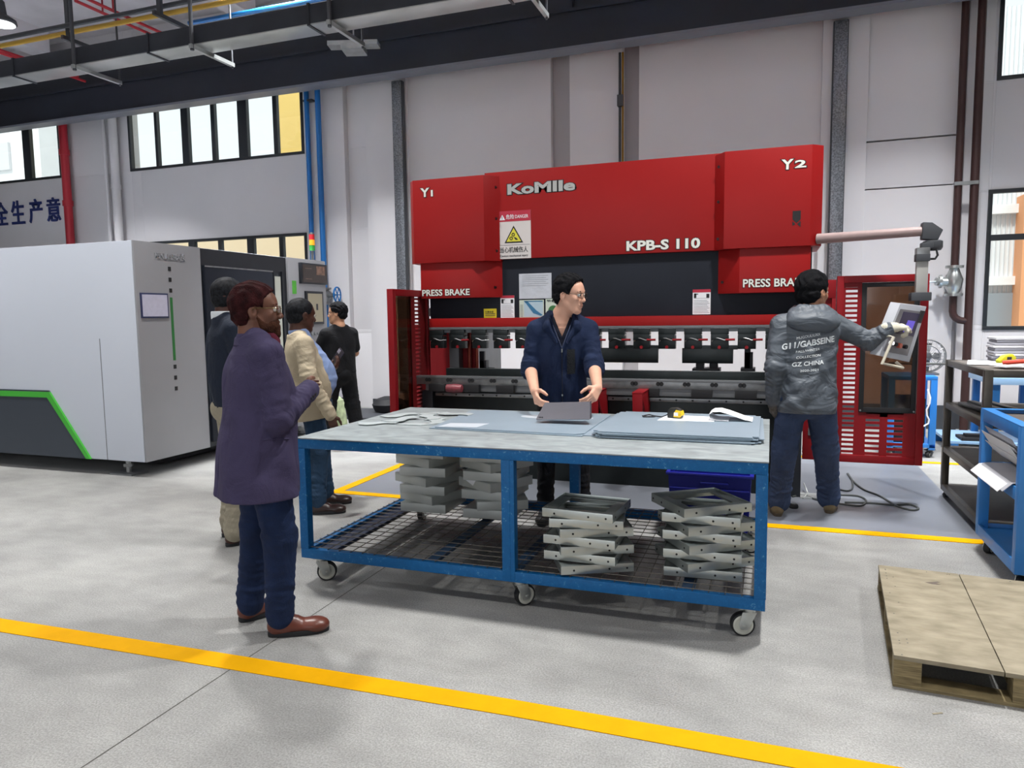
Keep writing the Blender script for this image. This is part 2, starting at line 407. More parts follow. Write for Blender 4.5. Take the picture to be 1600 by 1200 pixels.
strip('trim_11', [(-24, 8.6), (-4.9, 8.75), (-4.9, 8.765), (-24, 8.615)], M_joint, .0012)

# ---------------------------------------------------------------- outside
M_fac = mat('pale facade', '#f6f5f6', .8, var=.03, vscale=2)
M_cream = mat('cream facade', '#f7dfbe', .8)
M_org = mat('orange facade', '#f0a878', .8)
M_gry = mat('facade grille', '#dfdfe2', .6)
b1 = thing('building', 'pale ribbed building with an orange column seen through the right hand windows', 'building', (9, 22, -2))
MB().box(2, 18, 22, 30, -2, 9).build('wall', M_fac, b1)
mb = MB()
for i in range(46): mb.box(3.2+i*.1, 3.225+i*.1, 21.95, 22, 1.3, 9)
mb.build('grille', M_gry, b1)
xo = at(1597, 400, Y=21.3).x; MB().box(xo, xo+1.2, 21.3, 22.2, -2, 4.3).build('column', M_org, b1)
for z in (.2, 2.1, 3.9, 5.9): MB().box(3, 18, 21.75, 22, z, z+.22).build('ledge', M_fac, b1)
for x in (4.15, 5.2): MB().box(x, x+.7, 21.88, 21.99, 1.0, 1.9).build('window', mat('far window', '#9aa0a8', .3), b1)
b2 = thing('building', 'yellow painted wall seen through the last pane of the upper window', 'building', (-8, 14.2, -2))
xa = at(437, 200, Y=14.2).x
MB().box(xa, xa+1.6, 14.2, 18, 4.4, 9).build('wall', mat('yellow facade', '#f3cf7c', .8), b2)
b3 = thing('building', 'pale cream building outside the low windows behind the white machine', 'building', (-14, 16.5, -2))
MB().box(-19.5, -9, 16.5, 19, -2, 3.9).build('wall', M_cream, b3)
MB().box(-24.5, -19.6, 16.8, 19, -2, 5.6).build('wing', M_fac, b3)
b4 = thing('building', 'tall washed out white building beyond the upper left window', 'building', (-29, 20, -2))
MB().box(-33, -25.5, 20, 24, -2, 8.8).build('wall', M_fac, b4)
MB().box(-33, -25.5, 19.9, 20, 6.2, 6.5).box(-29.5, -27, 19.9, 20, 7.2, 8.2).build('ledge', M_gry, b4)
struct(MB().box(-60, 60, 10.8, 60, -.4, -.3).build('ground', mat('outside paving', '#b5b5b2', .9), None))
# ================================================================ overhead services
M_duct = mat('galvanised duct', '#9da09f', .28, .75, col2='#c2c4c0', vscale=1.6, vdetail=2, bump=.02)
M_hang = mat('hanger steel', '#4a4c50', .5, .5)
M_redp = mat('red pipe paint', '#a8212e', .45)
M_bluep = mat('blue pipe paint', '#1667ab', .4)
M_brownp = mat('brown pipe paint', '#3a2220', .5, var=.1)
M_yelp = mat('yellow pipe paint', '#c29a3a', .5)
DZ, DY = 4.6, 6.85
dz1 = at(400, 31, Y=DY).z+.06
d = thing('air_duct', 'long galvanised rectangular air duct with bright underside high on the left', 'duct', (-6, DY+.15, DZ))
MB().box(-16, 3.0, DY, DY+.29, DZ+.012, dz1).build('duct_body', mat('duct side dark reflection', '#2b2e34', .5, .3, var=.25, vscale=3), d, .004)  # galvanised side, coloured dark for the dim ceiling it reflects
MB().box(-16, 3.0, DY+.002, DY+.288, DZ, DZ+.012).build('duct_underside', M_duct, d, .001)  # underside of the same duct, kept bright as its own mesh
mb = MB()
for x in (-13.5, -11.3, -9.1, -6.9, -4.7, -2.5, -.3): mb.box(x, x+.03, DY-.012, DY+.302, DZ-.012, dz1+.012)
mb.build('flange', mat('duct side dark reflection', '#2b2e34'), d)
for i, px in enumerate((118, 312, 533, 842)):
    p = at(px, 100-(px-118)*.14 if px < 800 else 2, Z=DZ)
    h = thing('duct_hanger', ['leftmost trapeze hanger under the silver duct', 'second trapeze hanger from the left under the silver duct', 'third trapeze hanger from the left under the silver duct', 'rightmost small hanger under the silver duct'][i], 'hanger', (p.x, DY+.1, DZ), 'trapeze hangers under the duct')
    MB().box(p.x-.02, p.x+.02, DY-.08, DY+.62, DZ-.06, DZ-.015).build('bar', M_galv, h)
    for y in (DY-.05, DY+.6): MB().cyl((p.x, y, DZ-.08), (p.x, y, 6.69), .012 if y > DY else .022, seg=8).build('rod', M_hang, h)
# pipes running along the hall
def pipe_x(name, lab, y, z, r, m, x0=-16, x1=3):
    o = MB().cyl((x0, y, z), (x1, y, z), r, seg=12).build(name, m, None); tag(o, lab, 'pipe'); return o
p1 = at(0, 72, Z=5.2); pipe_x('gas_pipe', 'yellow pipe running along the top left above the duct', p1.y, 5.2, .03, M_yelp)
pipe_x('service_pipe', 'dark grey pipe beside the yellow one at top left', p1.y-.1, 5.24, .028, M_hang)
p2 = at(400, 17, Z=5.25); pipe_x('air_pipe', 'blue pipe along the top next to the yellow pipe', p2.y, 5.25, .028, M_bluep, x0=at(295, 30, Y=p2.y).x)
for i, px in enumerate((108, 250)):
    p = at(px, 60 if i == 0 else 22, Z=5.12)
    h = thing('pipe_hanger', ['steel drop hanger of the yellow pipe near the left edge', 'steel drop hanger of the yellow pipe, second from the left'][i], 'hanger', (p.x, p.y, 5.12), 'pipe hangers')
    MB().box(p.x-.03, p.x+.03, p.y-.02, p.y+.02, 5.1, 6.69).build('post', M_hang, h)
    MB().box(p.x-.02, p.x+.02, p.y-.1, p.y+.75, 5.08, 5.13).build('bar', M_hang, h)
# sprinkler lines (depth direction)
for i, (px, py, z, x1) in enumerate([(140, 0, 5.75, 0), (0, 78, 5.7, 0), (330, 96, 5.75, 0), (112, 120, 5.6, 0), (690, 15, 5.9, 0)]):
    p = at(px, py, Z=z)
    lab = ['red sprinkler pipe crossing the top left ceiling diagonally', 'thin red sprinkler pipe at the left edge of the ceiling', 'red sprinkler pipe between duct and dark beam, right of the leftmost hangers',
           'red sprinkler pipe just above the dark beam near the left edge', 'dark red sprinkler pipe above the dark beam at top centre'][i]
    mb = MB().cyl((p.x, max(-8, p.y-2.5), z), (p.x, 9.7, z), .022, seg=8)
    mb.cyl((p.x, 8.0, z), (p.x, 8.0, 6.69), .012, seg=6)
    tag(mb.build('sprinkler_pipe', M_redp, None), lab, 'pipe', 'red sprinkler pipes')
p = at(880, 25, Y=9.95)
tag(MB().box(p.x-.14, p.x+.14, 9.9, 10.0, 5.605, 6.69).build('steel_bracket', M_dark, None), 'wide dark steel post above the long beam at top centre', 'bracket')
p = at(553, 70, Y=9.2)
mb = MB(); mb.M = Matrix.Translation(p) @ Matrix.Rotation(.3, 4, 'Z'); mb.box(-.35, .35, -.1, .1, -.03, .03).box(-.15, .15, -.16, .16, -.1, -.03).cyl((0, 0, .02), (0, 0, 6.69-p.z), .012, seg=8)
tag(mb.build('light_fitting', M_galv, None), 'small silver fitting hanging under the ceiling right of the duct hangers', 'fitting')
p = Vector((LAMPS[-1][0], LAMPS[-1][1], 5.95)); p = at(2, 36, Y=7.9)
lp = thing('bay_lamp', 'round bright lamp at the top left corner', 'lamp', p)
MB().lathe([(.02, .35), (.06, .3), (.08, .12), (.19, .05), (.2, 0), (.185, -.01)], p).build('lamp_housing', M_hang, lp)
MB().lathe([(.17, -.012), (.175, -.02), (.1, -.03)], p).build('lens', emat('lamp glow', '#ffffff', 4), lp)
# housings of the bay lights
hb = thing('bay_lamp', 'round high bay lamp on a rod out of the picture', 'lamp', (LAMPS[0][0], LAMPS[0][1], 6.1), 'high bay lamps')
c = Vector((LAMPS[0][0], LAMPS[0][1], 6.1))
MB().lathe([(.03, .3), (.07, .26), (.1, .1), (.3, .02), (.31, 0), (.28, 0)], c).build('lamp_housing', M_hang, hb)
MB().cyl(c+Vector((0, 0, .3)), c+Vector((0, 0, .59)), .01, seg=6).build('rod', M_hang, hb)
for lx, ly, _ in LAMPS[1:-1]: dup(hb, (lx, ly, 6.0 if ly > 7 else 6.1))

# ================================================================ wall pipes and channels
def vpipe(name, lab, px0, py0, px1, py1, r, m, z0=None, z1=5.3, Y=10.28, cat='pipe', parts=True):
    a = at(px0, py0, Y=Y); b = at(px1, py1, Y=Y); x = (a.x+b.x)/2
    zz = z0 if z0 is not None else 0
    t = thing(name, lab, cat, (x, Y, zz))
    MB().cyl((x, Y, zz), (x, Y, z1), r, seg=14).build('pipe', m, t)
    return t, x
t, x = vpipe('fire_pipe', 'red vertical pipe on the wall right of the blue lettering', 98, 185, 109, 375, .075, M_redp, Y=10.36)
for z in (4.66, 3.72): MB().cyl((x, 10.36, z-.05), (x, 10.36, z+.05), .092, seg=14).build('coupling', M_redp, t)
t, x = vpipe('drain_pipe', 'thick white drain pipe left of the tall windows', 176, 200, 186, 370, .075, M_wall, Y=10.36)
MB().cyl((x, 10.36, 3.9), (x, 10.36, 3.98), .088, seg=14).build('coupling', M_wall, t)
t, x = vpipe('drain_pipe', 'thin white pipe left of the thick drain pipe', 162, 200, 172, 370, .035, M_wall, Y=10.4)
t, x = vpipe('air_pipe', 'left one of the two blue vertical pipes beside the windows', 477, 139, 488, 364, .04, M_bluep, Y=10.3)
MB().box(x-.05, x+.12, 10.27, 10.36, 4.98, 5.01).build('bracket', M_hang, t)
t, x = vpipe('air_pipe', 'right one of the two blue vertical pipes beside the windows', 494, 135, 508, 430, .045, M_bluep, Y=10.24)
c = at(508, 463, Y=10.24); c.x = x
mb = MB(); mb.cyl((x, 10.24, c.z+.11), (x, 10.24, c.z+.14), .11, seg=16).cyl((x, 10.24, c.z-.14), (x, 10.24, c.z-.11), .11, seg=16)
mb.lathe([(.05, -.12), (.09, -.05), (.09, .05), (.05, .12)], (x, 10.24, c.z))
mb.cyl((x, 10.24, c.z), (x+.2, 10.2, c.z+.02), .035, seg=10); mb.build('valve_body', M_steel, t)
wc = Vector((x+.26, 10.2, c.z+.02)); mb = MB()
N_ = 20; mb.tube([(wc.x+.02*math.sin(0), wc.y+.1*math.cos(2*math.pi*i/N_), wc.z+.12*math.sin(2*math.pi*i/N_)) for i in range(N_)], .014, 6, closed=True)
mb.M = None
for k in range(3): a = math.pi*k/3; mb.cyl(wc+Vector((0, .1*math.cos(a), .12*math.sin(a))), wc-Vector((0, .1*math.cos(a), .12*math.sin(a))), .009, seg=6)
mb.cyl((x+.15, 10.2, wc.z), wc, .012, seg=6); hw = mb.build('handwheel', M_bluep, t)
# right: brown pipes with the steel valve
t, x1 = vpipe('water_pipe', 'brown vertical pipe with the steel valve right of the red machine', 1509, 0, 1492, 416, .042, M_brownp, z0=2.0, Y=10.2)
vz = at(1489, 437, Y=10.2).z; x2 = (at(1536, 30, Y=10.2).x+at(1510, 560, Y=10.2).x)/2
mb = MB().cyl((x1, 10.2, vz+.14), (x1, 10.2, vz+.17), .1, seg=16).cyl((x1, 10.2, vz-.2), (x1, 10.2, vz-.17), .1, seg=16)
mb.lathe([(.05, -.18), (.085, -.1), (.1, 0), (.07, .08), (.045, .15)], (x1, 10.2, vz))
mb.cyl((x1, 10.2, vz-.02), (x1-.2, 10.15, vz-.02), .05, seg=12).cyl((x1-.14, 10.15, vz-.02), (x1-.17, 10.15, vz-.02), .08, seg=12)
mb.cyl((x1-.2, 10.15, vz-.02), (x1-.32, 10.15, vz-.02), .014, seg=8)
mb.build('valve_body', M_galv, t)
mb = MB(); wc = Vector((x1-.33, 10.15, vz-.02)); mb.tube([(wc.x, wc.y+.1*math.cos(2*math.pi*i/18), wc.z+.1*math.sin(2*math.pi*i/18)) for i in range(18)], .01, 6, closed=True)
mb.cyl(wc-Vector((0, .1, 0)), wc+Vector((0, .1, 0)), .008, seg=6).cyl(wc-Vector((0, 0, .1)), wc+Vector((0, 0, .1)), .008, seg=6); mb.build('handwheel', M_galv, t)
e = [(x1, 10.2, vz-.2), (x1, 10.2, vz-.38)]+[(x1+.12-.12*math.cos(a), 10.2, vz-.38-.12*math.sin(a)) for a in (.4, .8, 1.2, 1.57)]+[(x2, 10.2, vz-.5)]
MB().tube(e, .042, 12).build('elbow', M_brownp, t)
t, x2 = vpipe('water_pipe', 'taller brown vertical pipe nearest the right hand windows', 1536, 30, 1509, 560, .048, M_brownp, z0=0.0, Y=10.2)
MB().box(x2-.22, x2+.03, 10.14, 10.2, 2.98, 3.02).build('bracket', M_galv, t)
# galvanised cable channels
for px0, px1, lab, xx in ((616, 632, 'zinc cable channel on the wall left of the red machine', None), (1315, 1304, 'zinc cable channel on the wall right of the red machine', None)):
    a = at(px0, 110 if px0 < 1000 else 26, Y=10.18); b = at(px1, 430, Y=10.18); xm = (a.x+b.x)/2
    t = thing('cable_channel', lab, 'cable channel', (xm, 10.2, .3))
    MB().box(xm-.075, xm+.075, 10.15, 10.25, .3, 5.07).build('channel', M_galvs, t, .003)
    MB().box(xm-.09, xm-.075, 10.17, 10.25, .3, 5.07).box(xm+.075, xm+.085, 10.17, 10.25, .3, 5.07).build('lip', M_hang, t)
xm = at(973, 150, Y=10.25).x
t = thing('conduit', 'pair of thin conduits, one brass coloured, on the wall above the machine centre', 'conduit', (xm, 10.25, 1.2))
MB().cyl((xm, 10.25, 1.2), (xm, 10.25, 5.07), .014, seg=8).build('brass_tube', mat('brass tube', '#9a7424', .4, .5), t)
MB().cyl((xm-.04, 10.25, 1.2), (xm-.04, 10.25, 5.07), .018, seg=8).build('dark_tube', M_hang, t)
MB().box(xm-.07, xm+.01, 10.2, 10.28, 4.35, 4.5).build('junction_box', M_hang, t)

# wall lettering, one thing per character
M_letter = mat('blue wall lettering', '#1d2c6b', .5)
zc = at(82, 325, Y=WY-.005).z
for ch, px in (('全', 2), ('生', 28), ('产', 56), ('意', 84)):
    p = at(px, 330, Y=WY-.005)
    o = text('wall_character', ch, (p.x-.17, WY-.005, zc-.26), (1, 0, 0), (0, 0, 1), .36, .46, M_letter, None, bold=.014, depth=.02)
    tag(o, {'全': 'blue character on the wall cut off by the left edge', '生': 'second blue wall character from the left edge', '产': 'third blue wall character from the left edge', '意': 'blue wall character nearest the red pipe'}[ch], 'lettering', 'blue characters on the wall')

# ================================================================ laser cutting cell
LX, LY = -5.575, 5.227
ls = thing('laser_cutter', 'big white enclosed laser machine with green trimmed dark corner at left', 'machine', (LX-2, LY+1.5, 0))
MB().box(-13.5, LX-.02, LY, 8.28, .15, 2.24).build('cabinet', M_white, ls, .008)
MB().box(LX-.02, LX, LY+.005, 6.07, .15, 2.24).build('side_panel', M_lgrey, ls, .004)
MB().box(LX-.06, LX-.01, 6.07, 7.49, .15, 2.235).build('side_opening', M_blk, ls)
dr = MB().box(LX-.01, LX+.02, 6.10, 7.20, .2, 2.06).build('door', M_ram, ls, .004)
MB().box(LX+.02, LX+.024, 6.10, 7.20, 2.045, 2.06).build('door_edge', M_steel, dr)
MB().box(LX-.012, LX+.004, 7.24, 7.36, .35, 2.0).build('inspection_window', mat('lit machine window', '#c9cfc4', .25, spec=.6), ls)
MB().box(LX-.01, LX+.015, 7.38, 7.41, .25, 2.06).box(LX-.01, LX+.015, 7.22, 7.235, .25, 2.06).build('window_frame', M_blk, ls)
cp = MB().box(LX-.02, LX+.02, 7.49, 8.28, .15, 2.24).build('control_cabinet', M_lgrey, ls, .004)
sc = MB().box(LX+.02, LX+.06, 7.70, 8.26, 1.93, 2.19).build('monitor', M_blk, ls, .004)
MB().box(LX+.06, LX+.062, 7.73, 8.24, 1.95, 2.17).build('screen', mat('dim brown screen', '#3a302c', .25), sc)
MB().box(LX+.062, LX+.063, 8.02, 8.2, 2.05, 2.16).box(LX+.062, LX+.063, 7.78, 7.92, 2.12, 2.125).box(LX+.062, LX+.063, 7.78, 7.92, 1.99, 1.995).build('screen_picture', mat('screen picture', '#8a6a58', .4, var=.5, vscale=20), sc)
s2 = MB().box(LX+.02, LX+.05, 7.80, 8.17, 1.42, 1.84).build('control_screen', M_blk, ls, .004)
MB().box(LX+.05, LX+.052, 7.83, 8.14, 1.45, 1.81).build('screen', mat('beige screen', '#a39c84', .3), s2)
MB().box(LX+.052, LX+.053, 8.0, 8.04, 1.6, 1.68).build('screen_picture', M_base, s2)
MB().box(LX+.02, LX+.03, 7.56, 7.63, 1.80, 1.96).build('green_tag', mat('bright green', '#55b83c', .5), ls)
mb = MB()
for i in range(6): mb.cyl((LX+.02, 7.78+i*.07, 1.30), (LX+.035, 7.78+i*.07, 1.30), .02, seg=10)
mb.build('button', M_steel, ls)
MB().box(LX+.0, LX+.16, 7.6, 8.2, 1.1, 1.13).build('keyboard_shelf', M_midg, ls)
dz = [at(264+i*1.7, 420+i*17, X=LX) for i in range(3)]
for p in [at(264, 420, X=LX), at(266, 437, X=LX), at(267, 454, X=LX), at(272, 573, X=LX), at(273.5, 590, X=LX), at(274.5, 607, X=LX)]:
    MB().box(LX, LX+.003, 5.63, 5.665, p.z-.02, p.z+.02).build('vent_square', M_rubber, ls)
MB().box(LX, LX+.004, 5.632, 5.662, 1.10, 1.72).build('light_strip', mat('green strip', '#1f6a2e', .4), ls)
nf = MB().box(LX, LX+.012, 5.27, 5.60, 1.52, 1.757).build('notice', mat('navy frame', '#2b3358', .5), ls, .002)
MB().box(LX+.012, LX+.014, 5.285, 5.585, 1.535, 1.742).build('notice_paper', mat('printed sheet', '#b9b9cc', .6, var=.05, vscale=30), nf)
text('logo', 'HSNLASER大族', (LX+.0005, 5.47, 2.085), (0, 1, 0), (0, 0, 1), .38, .07, mat('bright metal letters', '#b4b6ba', .25, .7), ls, bold=.012, depth=.006)
# dark corner with its green edge
MB().prism([(-13.5, .15), (-6.32, .15), (-6.79, .745), (-13.5, .745)], 'y', LY-.014, LY).build('corner_panel', M_slate, ls)
MB().prism([(-13.5, .745), (-6.79, .745), (-6.32, .15), (-6.262, .15), (-6.755, .80), (-13.5, .80)], 'y', LY-.02, LY).build('green_trim', M_green, ls)
MB().prism([(-13.5, .80), (-6.755, .80), (-6.77, .815), (-13.5, .815)], 'y', LY-.012, LY).build('shadow_gap', M_slate, ls)
MB().box(-6.064, -6.056, LY-.001, LY+.004, .15, 1.33).build('panel_seam', M_midg, ls)
MB().box(-13.3, LX-.35, LY+.5, 8.0, .02, .15).build('plinth', M_rubber, ls)
for x, y in ((-5.93, LY+.12), (-5.8, 7.9), (-8.6, LY+.12), (-11.2, LY+.12)):
    ft = MB().box(x-.14, x+.14, y-.1, y+.1, 0, .018).build('foot', M_midg, ls)
    MB().cyl((x, y, .018), (x, y, .15), .025, seg=12).cyl((x, y, .07), (x, y, .1), .045, seg=6).build('foot_bolt', M_steel, ft)
# signal tower on the cutter
q = thing('signal_tower', 'red amber green signal light standing on the white machine', 'signal light', (-5.62, 8.1, 2.24))
MB().cyl((-5.62, 8.1, 2.24), (-5.62, 8.1, 2.37), .018, seg=10).cyl((-5.62, 8.1, 2.24), (-5.62, 8.1, 2.25), .045, seg=14).build('pole', M_steel, q)
for i, (c, n) in enumerate((('#2f9c3c', 'green_lens'), ('#f0a020', 'amber_lens'), ('#c8202c', 'red_lens'))):
    MB().cyl((-5.62, 8.1, 2.37+i*.07), (-5.62, 8.1, 2.435+i*.07), .036, seg=16).build(n, emat('tower '+n, c, .6 if i == 1 else .1), q)
MB().cyl((-5.62, 8.1, 2.575), (-5.62, 8.1, 2.6), .037, .02, seg=16).build('cap', M_rubber, q)
# low dark grey slab and floor things by the wall behind the group
struct(MB().box(-7.6, -4.5, 9.2, 10.2, 0, .03).build('trim_12', M_base, None, .004))
o = MB().prism([(-5.95, .0), (-5.55, .0), (-5.6, .36), (-5.72, .44), (-5.86, .4)], 'y', 8.5, 8.7).build('sack', mat('patterned sack', '#b6c49a', .8, var=.3, vscale=12), None, .03)
tag(o, 'pale green sack on the floor behind the man in black', 'sack')
bg_ = thing('tool_bag', 'black limp bag lying by the wall left of the red machine', 'bag', (-5.55, 9.9, 0))
mb = MB(); mb.lathe([(.05, 0), (.2, .02), (.24, .12), (.18, .2), (.06, .24)], (-5.6, 9.9, .03)); mb.build('bag_body', M_rubber, bg_)
MB().tube([(-5.5, 9.85, .2), (-5.4, 9.8, .27), (-5.28, 9.8, .22), (-5.2, 9.8, .08), (-5.14, 9.8, .03)], .02, 8).build('strap', M_rubber, bg_)
# ================================================================ press brake
PY = 6.2
pb = thing('press_brake', 'large red and black press brake machine filling the centre and right', 'machine', (-1.4, 6.7, 0))
def zat(px, py, Y=PY): return at(px, py, Y=Y).z
MB().box(-2.5, -.4, PY+.12, 7.0, 2.015, 2.80).build('center_panel', M_red, pb, .004)
ca = MB().prism([(-3.235, 6.27), (-3.175, PY), (-2.465, PY), (-2.345, 6.33), (-2.345, 6.9), (-3.235, 6.9)], 'z', 1.996, 2.762).build('cylinder_cover', M_red, pb, .004)
cb = MB().prism([(-.465, 6.33), (-.375, PY), (.278, PY), (.362, 6.28), (.362, 6.9), (-.465, 6.9)], 'z', 2.012, 2.785).build('cylinder_cover', M_red, pb, .004)
cc = MB().prism([(-3.13, PY+.03), (-2.60, PY+.03), (-2.352, 6.36), (-2.352, 6.9), (-3.13, 6.9)], 'z', 1.668, 1.996).build('lower_cover', M_red, pb, .004)
cdv = MB().prism([(-.425, 6.36), (-.25, PY+.03), (.285, PY+.03), (.285, 6.9), (-.425, 6.9)], 'z', 1.655, 2.012).build('lower_cover', M_red, pb, .004)
M_bolt = mat('bolt head', '#2a1012', .4)
def bolts(cov, lst):
    for x, y, z in lst: MB().cyl((x, y+.01, z), (x-.006, y-.006, z), .012, seg=10).build('bolt', M_bolt, cov)
bolts(ca, [(-2.38, 6.29, z) for z in (2.66, 2.38, 2.09)])
bolts(cb, [(-.42, 6.265, z) for z in (2.68, 2.40, 2.10)])
bolts(cc, [(-2.41, 6.325, 1.76)]); bolts(cdv, [(-.385, 6.33, 1.75)])
MB().box(-3.1, .3, PY+.16, PY+.27, 1.45, 2.05).build('ram', M_ram, pb, .003)
RB = PY+.10
MB().box(-3.085, .2, RB, RB+.1, 1.395, 1.478).build('ram_band', M_red, pb, .003)
MB().box(-3.08, .2, RB-.02, RB+.1, 1.372, 1.394).build('ram_rail', M_midg, pb, .002)
# tool clamps
xs_ = [at(p, 530, Y=RB).x for p in (683, 1032)]
nspan = 16; n = 0
ctr = at(683, 530, Y=RB).x; step = (at(1203, 530, Y=RB).x-ctr)/13.0
cl = None
zb = zat(735, 545, RB); zt = 1.372
step = .2165; ctr = -3.0
first = None
for i in range(15):
    cx = ctr+i*step
    hw = .072
    mb = MB().box(cx-hw, cx+hw, RB-.03, RB+.05, zt-.055, zt-.002)
    mb.box(cx-hw, cx+hw, RB-.015, RB+.05, zb+.005, zt-.06)
    mb.box(cx-hw*.95, cx+hw*.95, RB-.045, RB-.02, zt-.1, zt-.05)
    c = mb.build('tool_clamp', M_grn, pb, .003)
    MB().tube([(cx-.062, RB-.03, zb+.07), (cx-.03, RB-.04, zb+.1), (cx, RB-.045, zb+.095), (cx+.04, RB-.045, zb+.08), (cx+.11, RB-.045, zb+.085)], .005, 6).build('clamp_lever', M_steel, c)
    if i % 2 or i > 7: MB().cyl((cx+.05, RB-.045, zb+.083), (cx+.125, RB-.045, zb+.085), .009, seg=8).build('lever_grip', M_red2, c)
    MB().cyl((cx, RB-.03, zb+.02), (cx, RB-.01, zb+.02), .014, seg=10).build('clamp_knob', M_red2, c)
    MB().box(cx+hw, cx+step-hw, RB+.0, RB+.04, zt-.03, zt).build('spacer', M_midg, c)
    if i in (8, 9, 11, 12): MB().box(cx+hw, cx+step-hw, RB+.01, RB+.04, zb, zb+.035).build('spacer', M_grn, c)
zpb = zat(1028, 567, RB); zpt = zb+.012
for a, b in ((930, 1028.5), (1066, 1145.5)):
    xa, xb = at(a, 560, Y=RB).x, at(b, 560, Y=RB).x
    MB().prism([(RB-.012, zpt), (RB+.022, zpt), (RB+.022, zpb+.05), (RB+.008, zpb), (RB-.004, zpb), (RB-.012, zpb+.03)], 'x', xa, xb).build('upper_punch', M_grn, pb, .001)
# bed with die, front rail, guards
zd0, zd1 = .935, zat(900, 578, PY)
x0 = at(697, 580, Y=PY).x
MB().prism([(PY-.0, zd0), (PY+.07, zd0), (PY+.07, zd1), (PY+.042, zd1), (PY+.035, zd1-.012), (PY+.028, zd1), (PY, zd1)], 'x', x0, .14).build('die', M_grn, pb, .001)
MB().box(-3.156, .14, PY-.07, PY+.0, .865, .94).build('front_rail', M_steel, pb, .003)
MB().box(-3.156, .14, PY-.075, PY-.0, .925, .945).build('rail_cap', M_midg, pb, .002)
MB().box(-3.06, .14, PY-.06, PY+.1, .805, .868).build('rail_skirt', M_midg, pb, .002)
for p in (669, 702, 736, 770, 804, 991, 1031, 1073, 1116, 1160):
    x = at(p, 590, Y=PY-.07).x
    MB().lathe([(.018, 0), (.018, .012)], (x-.014, PY-.075, .908), 'y', 12).lathe([(.018, 0), (.018, .012)], (x+.014, PY-.075, .908), 'y', 12).build('rail_slot', M_rubber, pb)
for a, b in ((672, 697), (724, 750), (777, 804), (1015, 1030), (1081, 1113), (1149, 1183)):
    MB().box(at(a, 600, Y=PY-.08).x, at(b, 600, Y=PY-.08).x, PY-.115, PY-.06, .802, .872).build('rail_pad', M_rubber, pb, .003)
o = MB(); xx = at(712, 596, Y=PY-.1).x
o.lathe([(.01, -.085), (.035, -.075), (.042, 0), (.035, .075), (.01, .085)], (xx, PY-.13, .838), 'x', 14)
o.build('emergency_cover', mat('faded pink red', '#7e3a42', .4, var=.3, vscale=30), pb)
MB().box(-3.04, .14, PY+.02, PY+.2, .0, .80).build('bed_beam', M_grn, pb, .004)
MB().box(-2.98, .14, PY-.02, PY+.02, .752, .785).build('linear_rail', M_steel, pb, .002)
mb = MB()
for i in range(22): mb.cyl((-2.9+i*.135, PY-.024, .768), (-2.9+i*.135, PY-.02, .768), .008, seg=8)
mb.build('rail_hole', M_rubber, pb)
for p in (932, 1000):
    x = at(p, 620, Y=5.95).x
    mb = MB().prism([(PY+.0, .50), (PY-.10, .55), (PY-.36, .80), (PY-.36, .86), (PY, .86)], 'x', x-.045, x-.03)
    mb.prism([(PY+.0, .50), (PY-.10, .55), (PY-.36, .80), (PY-.36, .86), (PY, .86)], 'x', x+.03, x+.045).box(x-.045, x+.045, PY-.37, PY-.0, .85, .865).box(x-.04, x+.04, PY-.37, PY-.35, .60, .85)
    mb.build('support_arm', M_red2, pb, .002)
# C frames at both sides, seen through the gap
yb = CW  # (unused)
for x0_, x1_ in ((-2.95, -2.85), (.17, .25)):
    MB().prism([(PY+.2, 0), (7.62, 0), (7.62, 2.0), (PY+.25, 2.0), (PY+.25, 1.4), (6.45, 1.4), (6.45, 1.0), (PY+.2, 1.0)], 'x', x0_, x1_).build('side_frame', M_midg, pb, .003)
MB().box(-3.50, -2.95, 6.64, 6.67, .3, 1.42).build('back_guard', M_red2, pb)
MB().box(-3.02, -2.72, 6.55, 6.58, .95, 1.38).build('inner_guard', M_red2, pb)
MB().box(-2.98, -2.86, 6.54, 6.55, 1.17, 1.185).box(-2.95, -2.86, 6.54, 6.55, 1.14, 1.15).build('guard_slot', M_paper, pb)
MB().cyl((-2.76, 6.5, .95), (-2.76, 6.5, 1.38), .016, seg=12).cyl((-2.68, 6.5, .95), (-2.68, 6.5, 1.38), .016, seg=12).build('guide_rod', mat('copper rod', '#8a3a2a', .3, .6), pb)
# back gauge carriers
for px, h in ((757, .10), (1092, .075), (1113, .075), (1167, .16)):
    p = at(px, 578, Y=6.7)
    mb = MB().box(p.x-.05, p.x+.07, 6.6, 6.8, p.z-.2, p.z+.02).box(p.x-.02, p.x+.05, 6.62, 6.7, p.z, p.z+h)
    if h > .08: mb.box(p.x-.02, p.x+.03, 6.62, 6.66, p.z, p.z+h+.09)
    mb.build('back_gauge', M_blk, pb, .003)
# columns / base feet
MB().box(.135, .25, PY-.0, PY+.25, 0, .98).build('column_foot', M_blk, pb, .004)
MB().box(-3.13, -3.02, PY+.0, PY+.25, 0, .8).build('column_foot', M_blk, pb, .004)
MB().box(.25, .42, PY-.05, PY+.12, 0, .015).build('foot_plate', M_galv, pb)

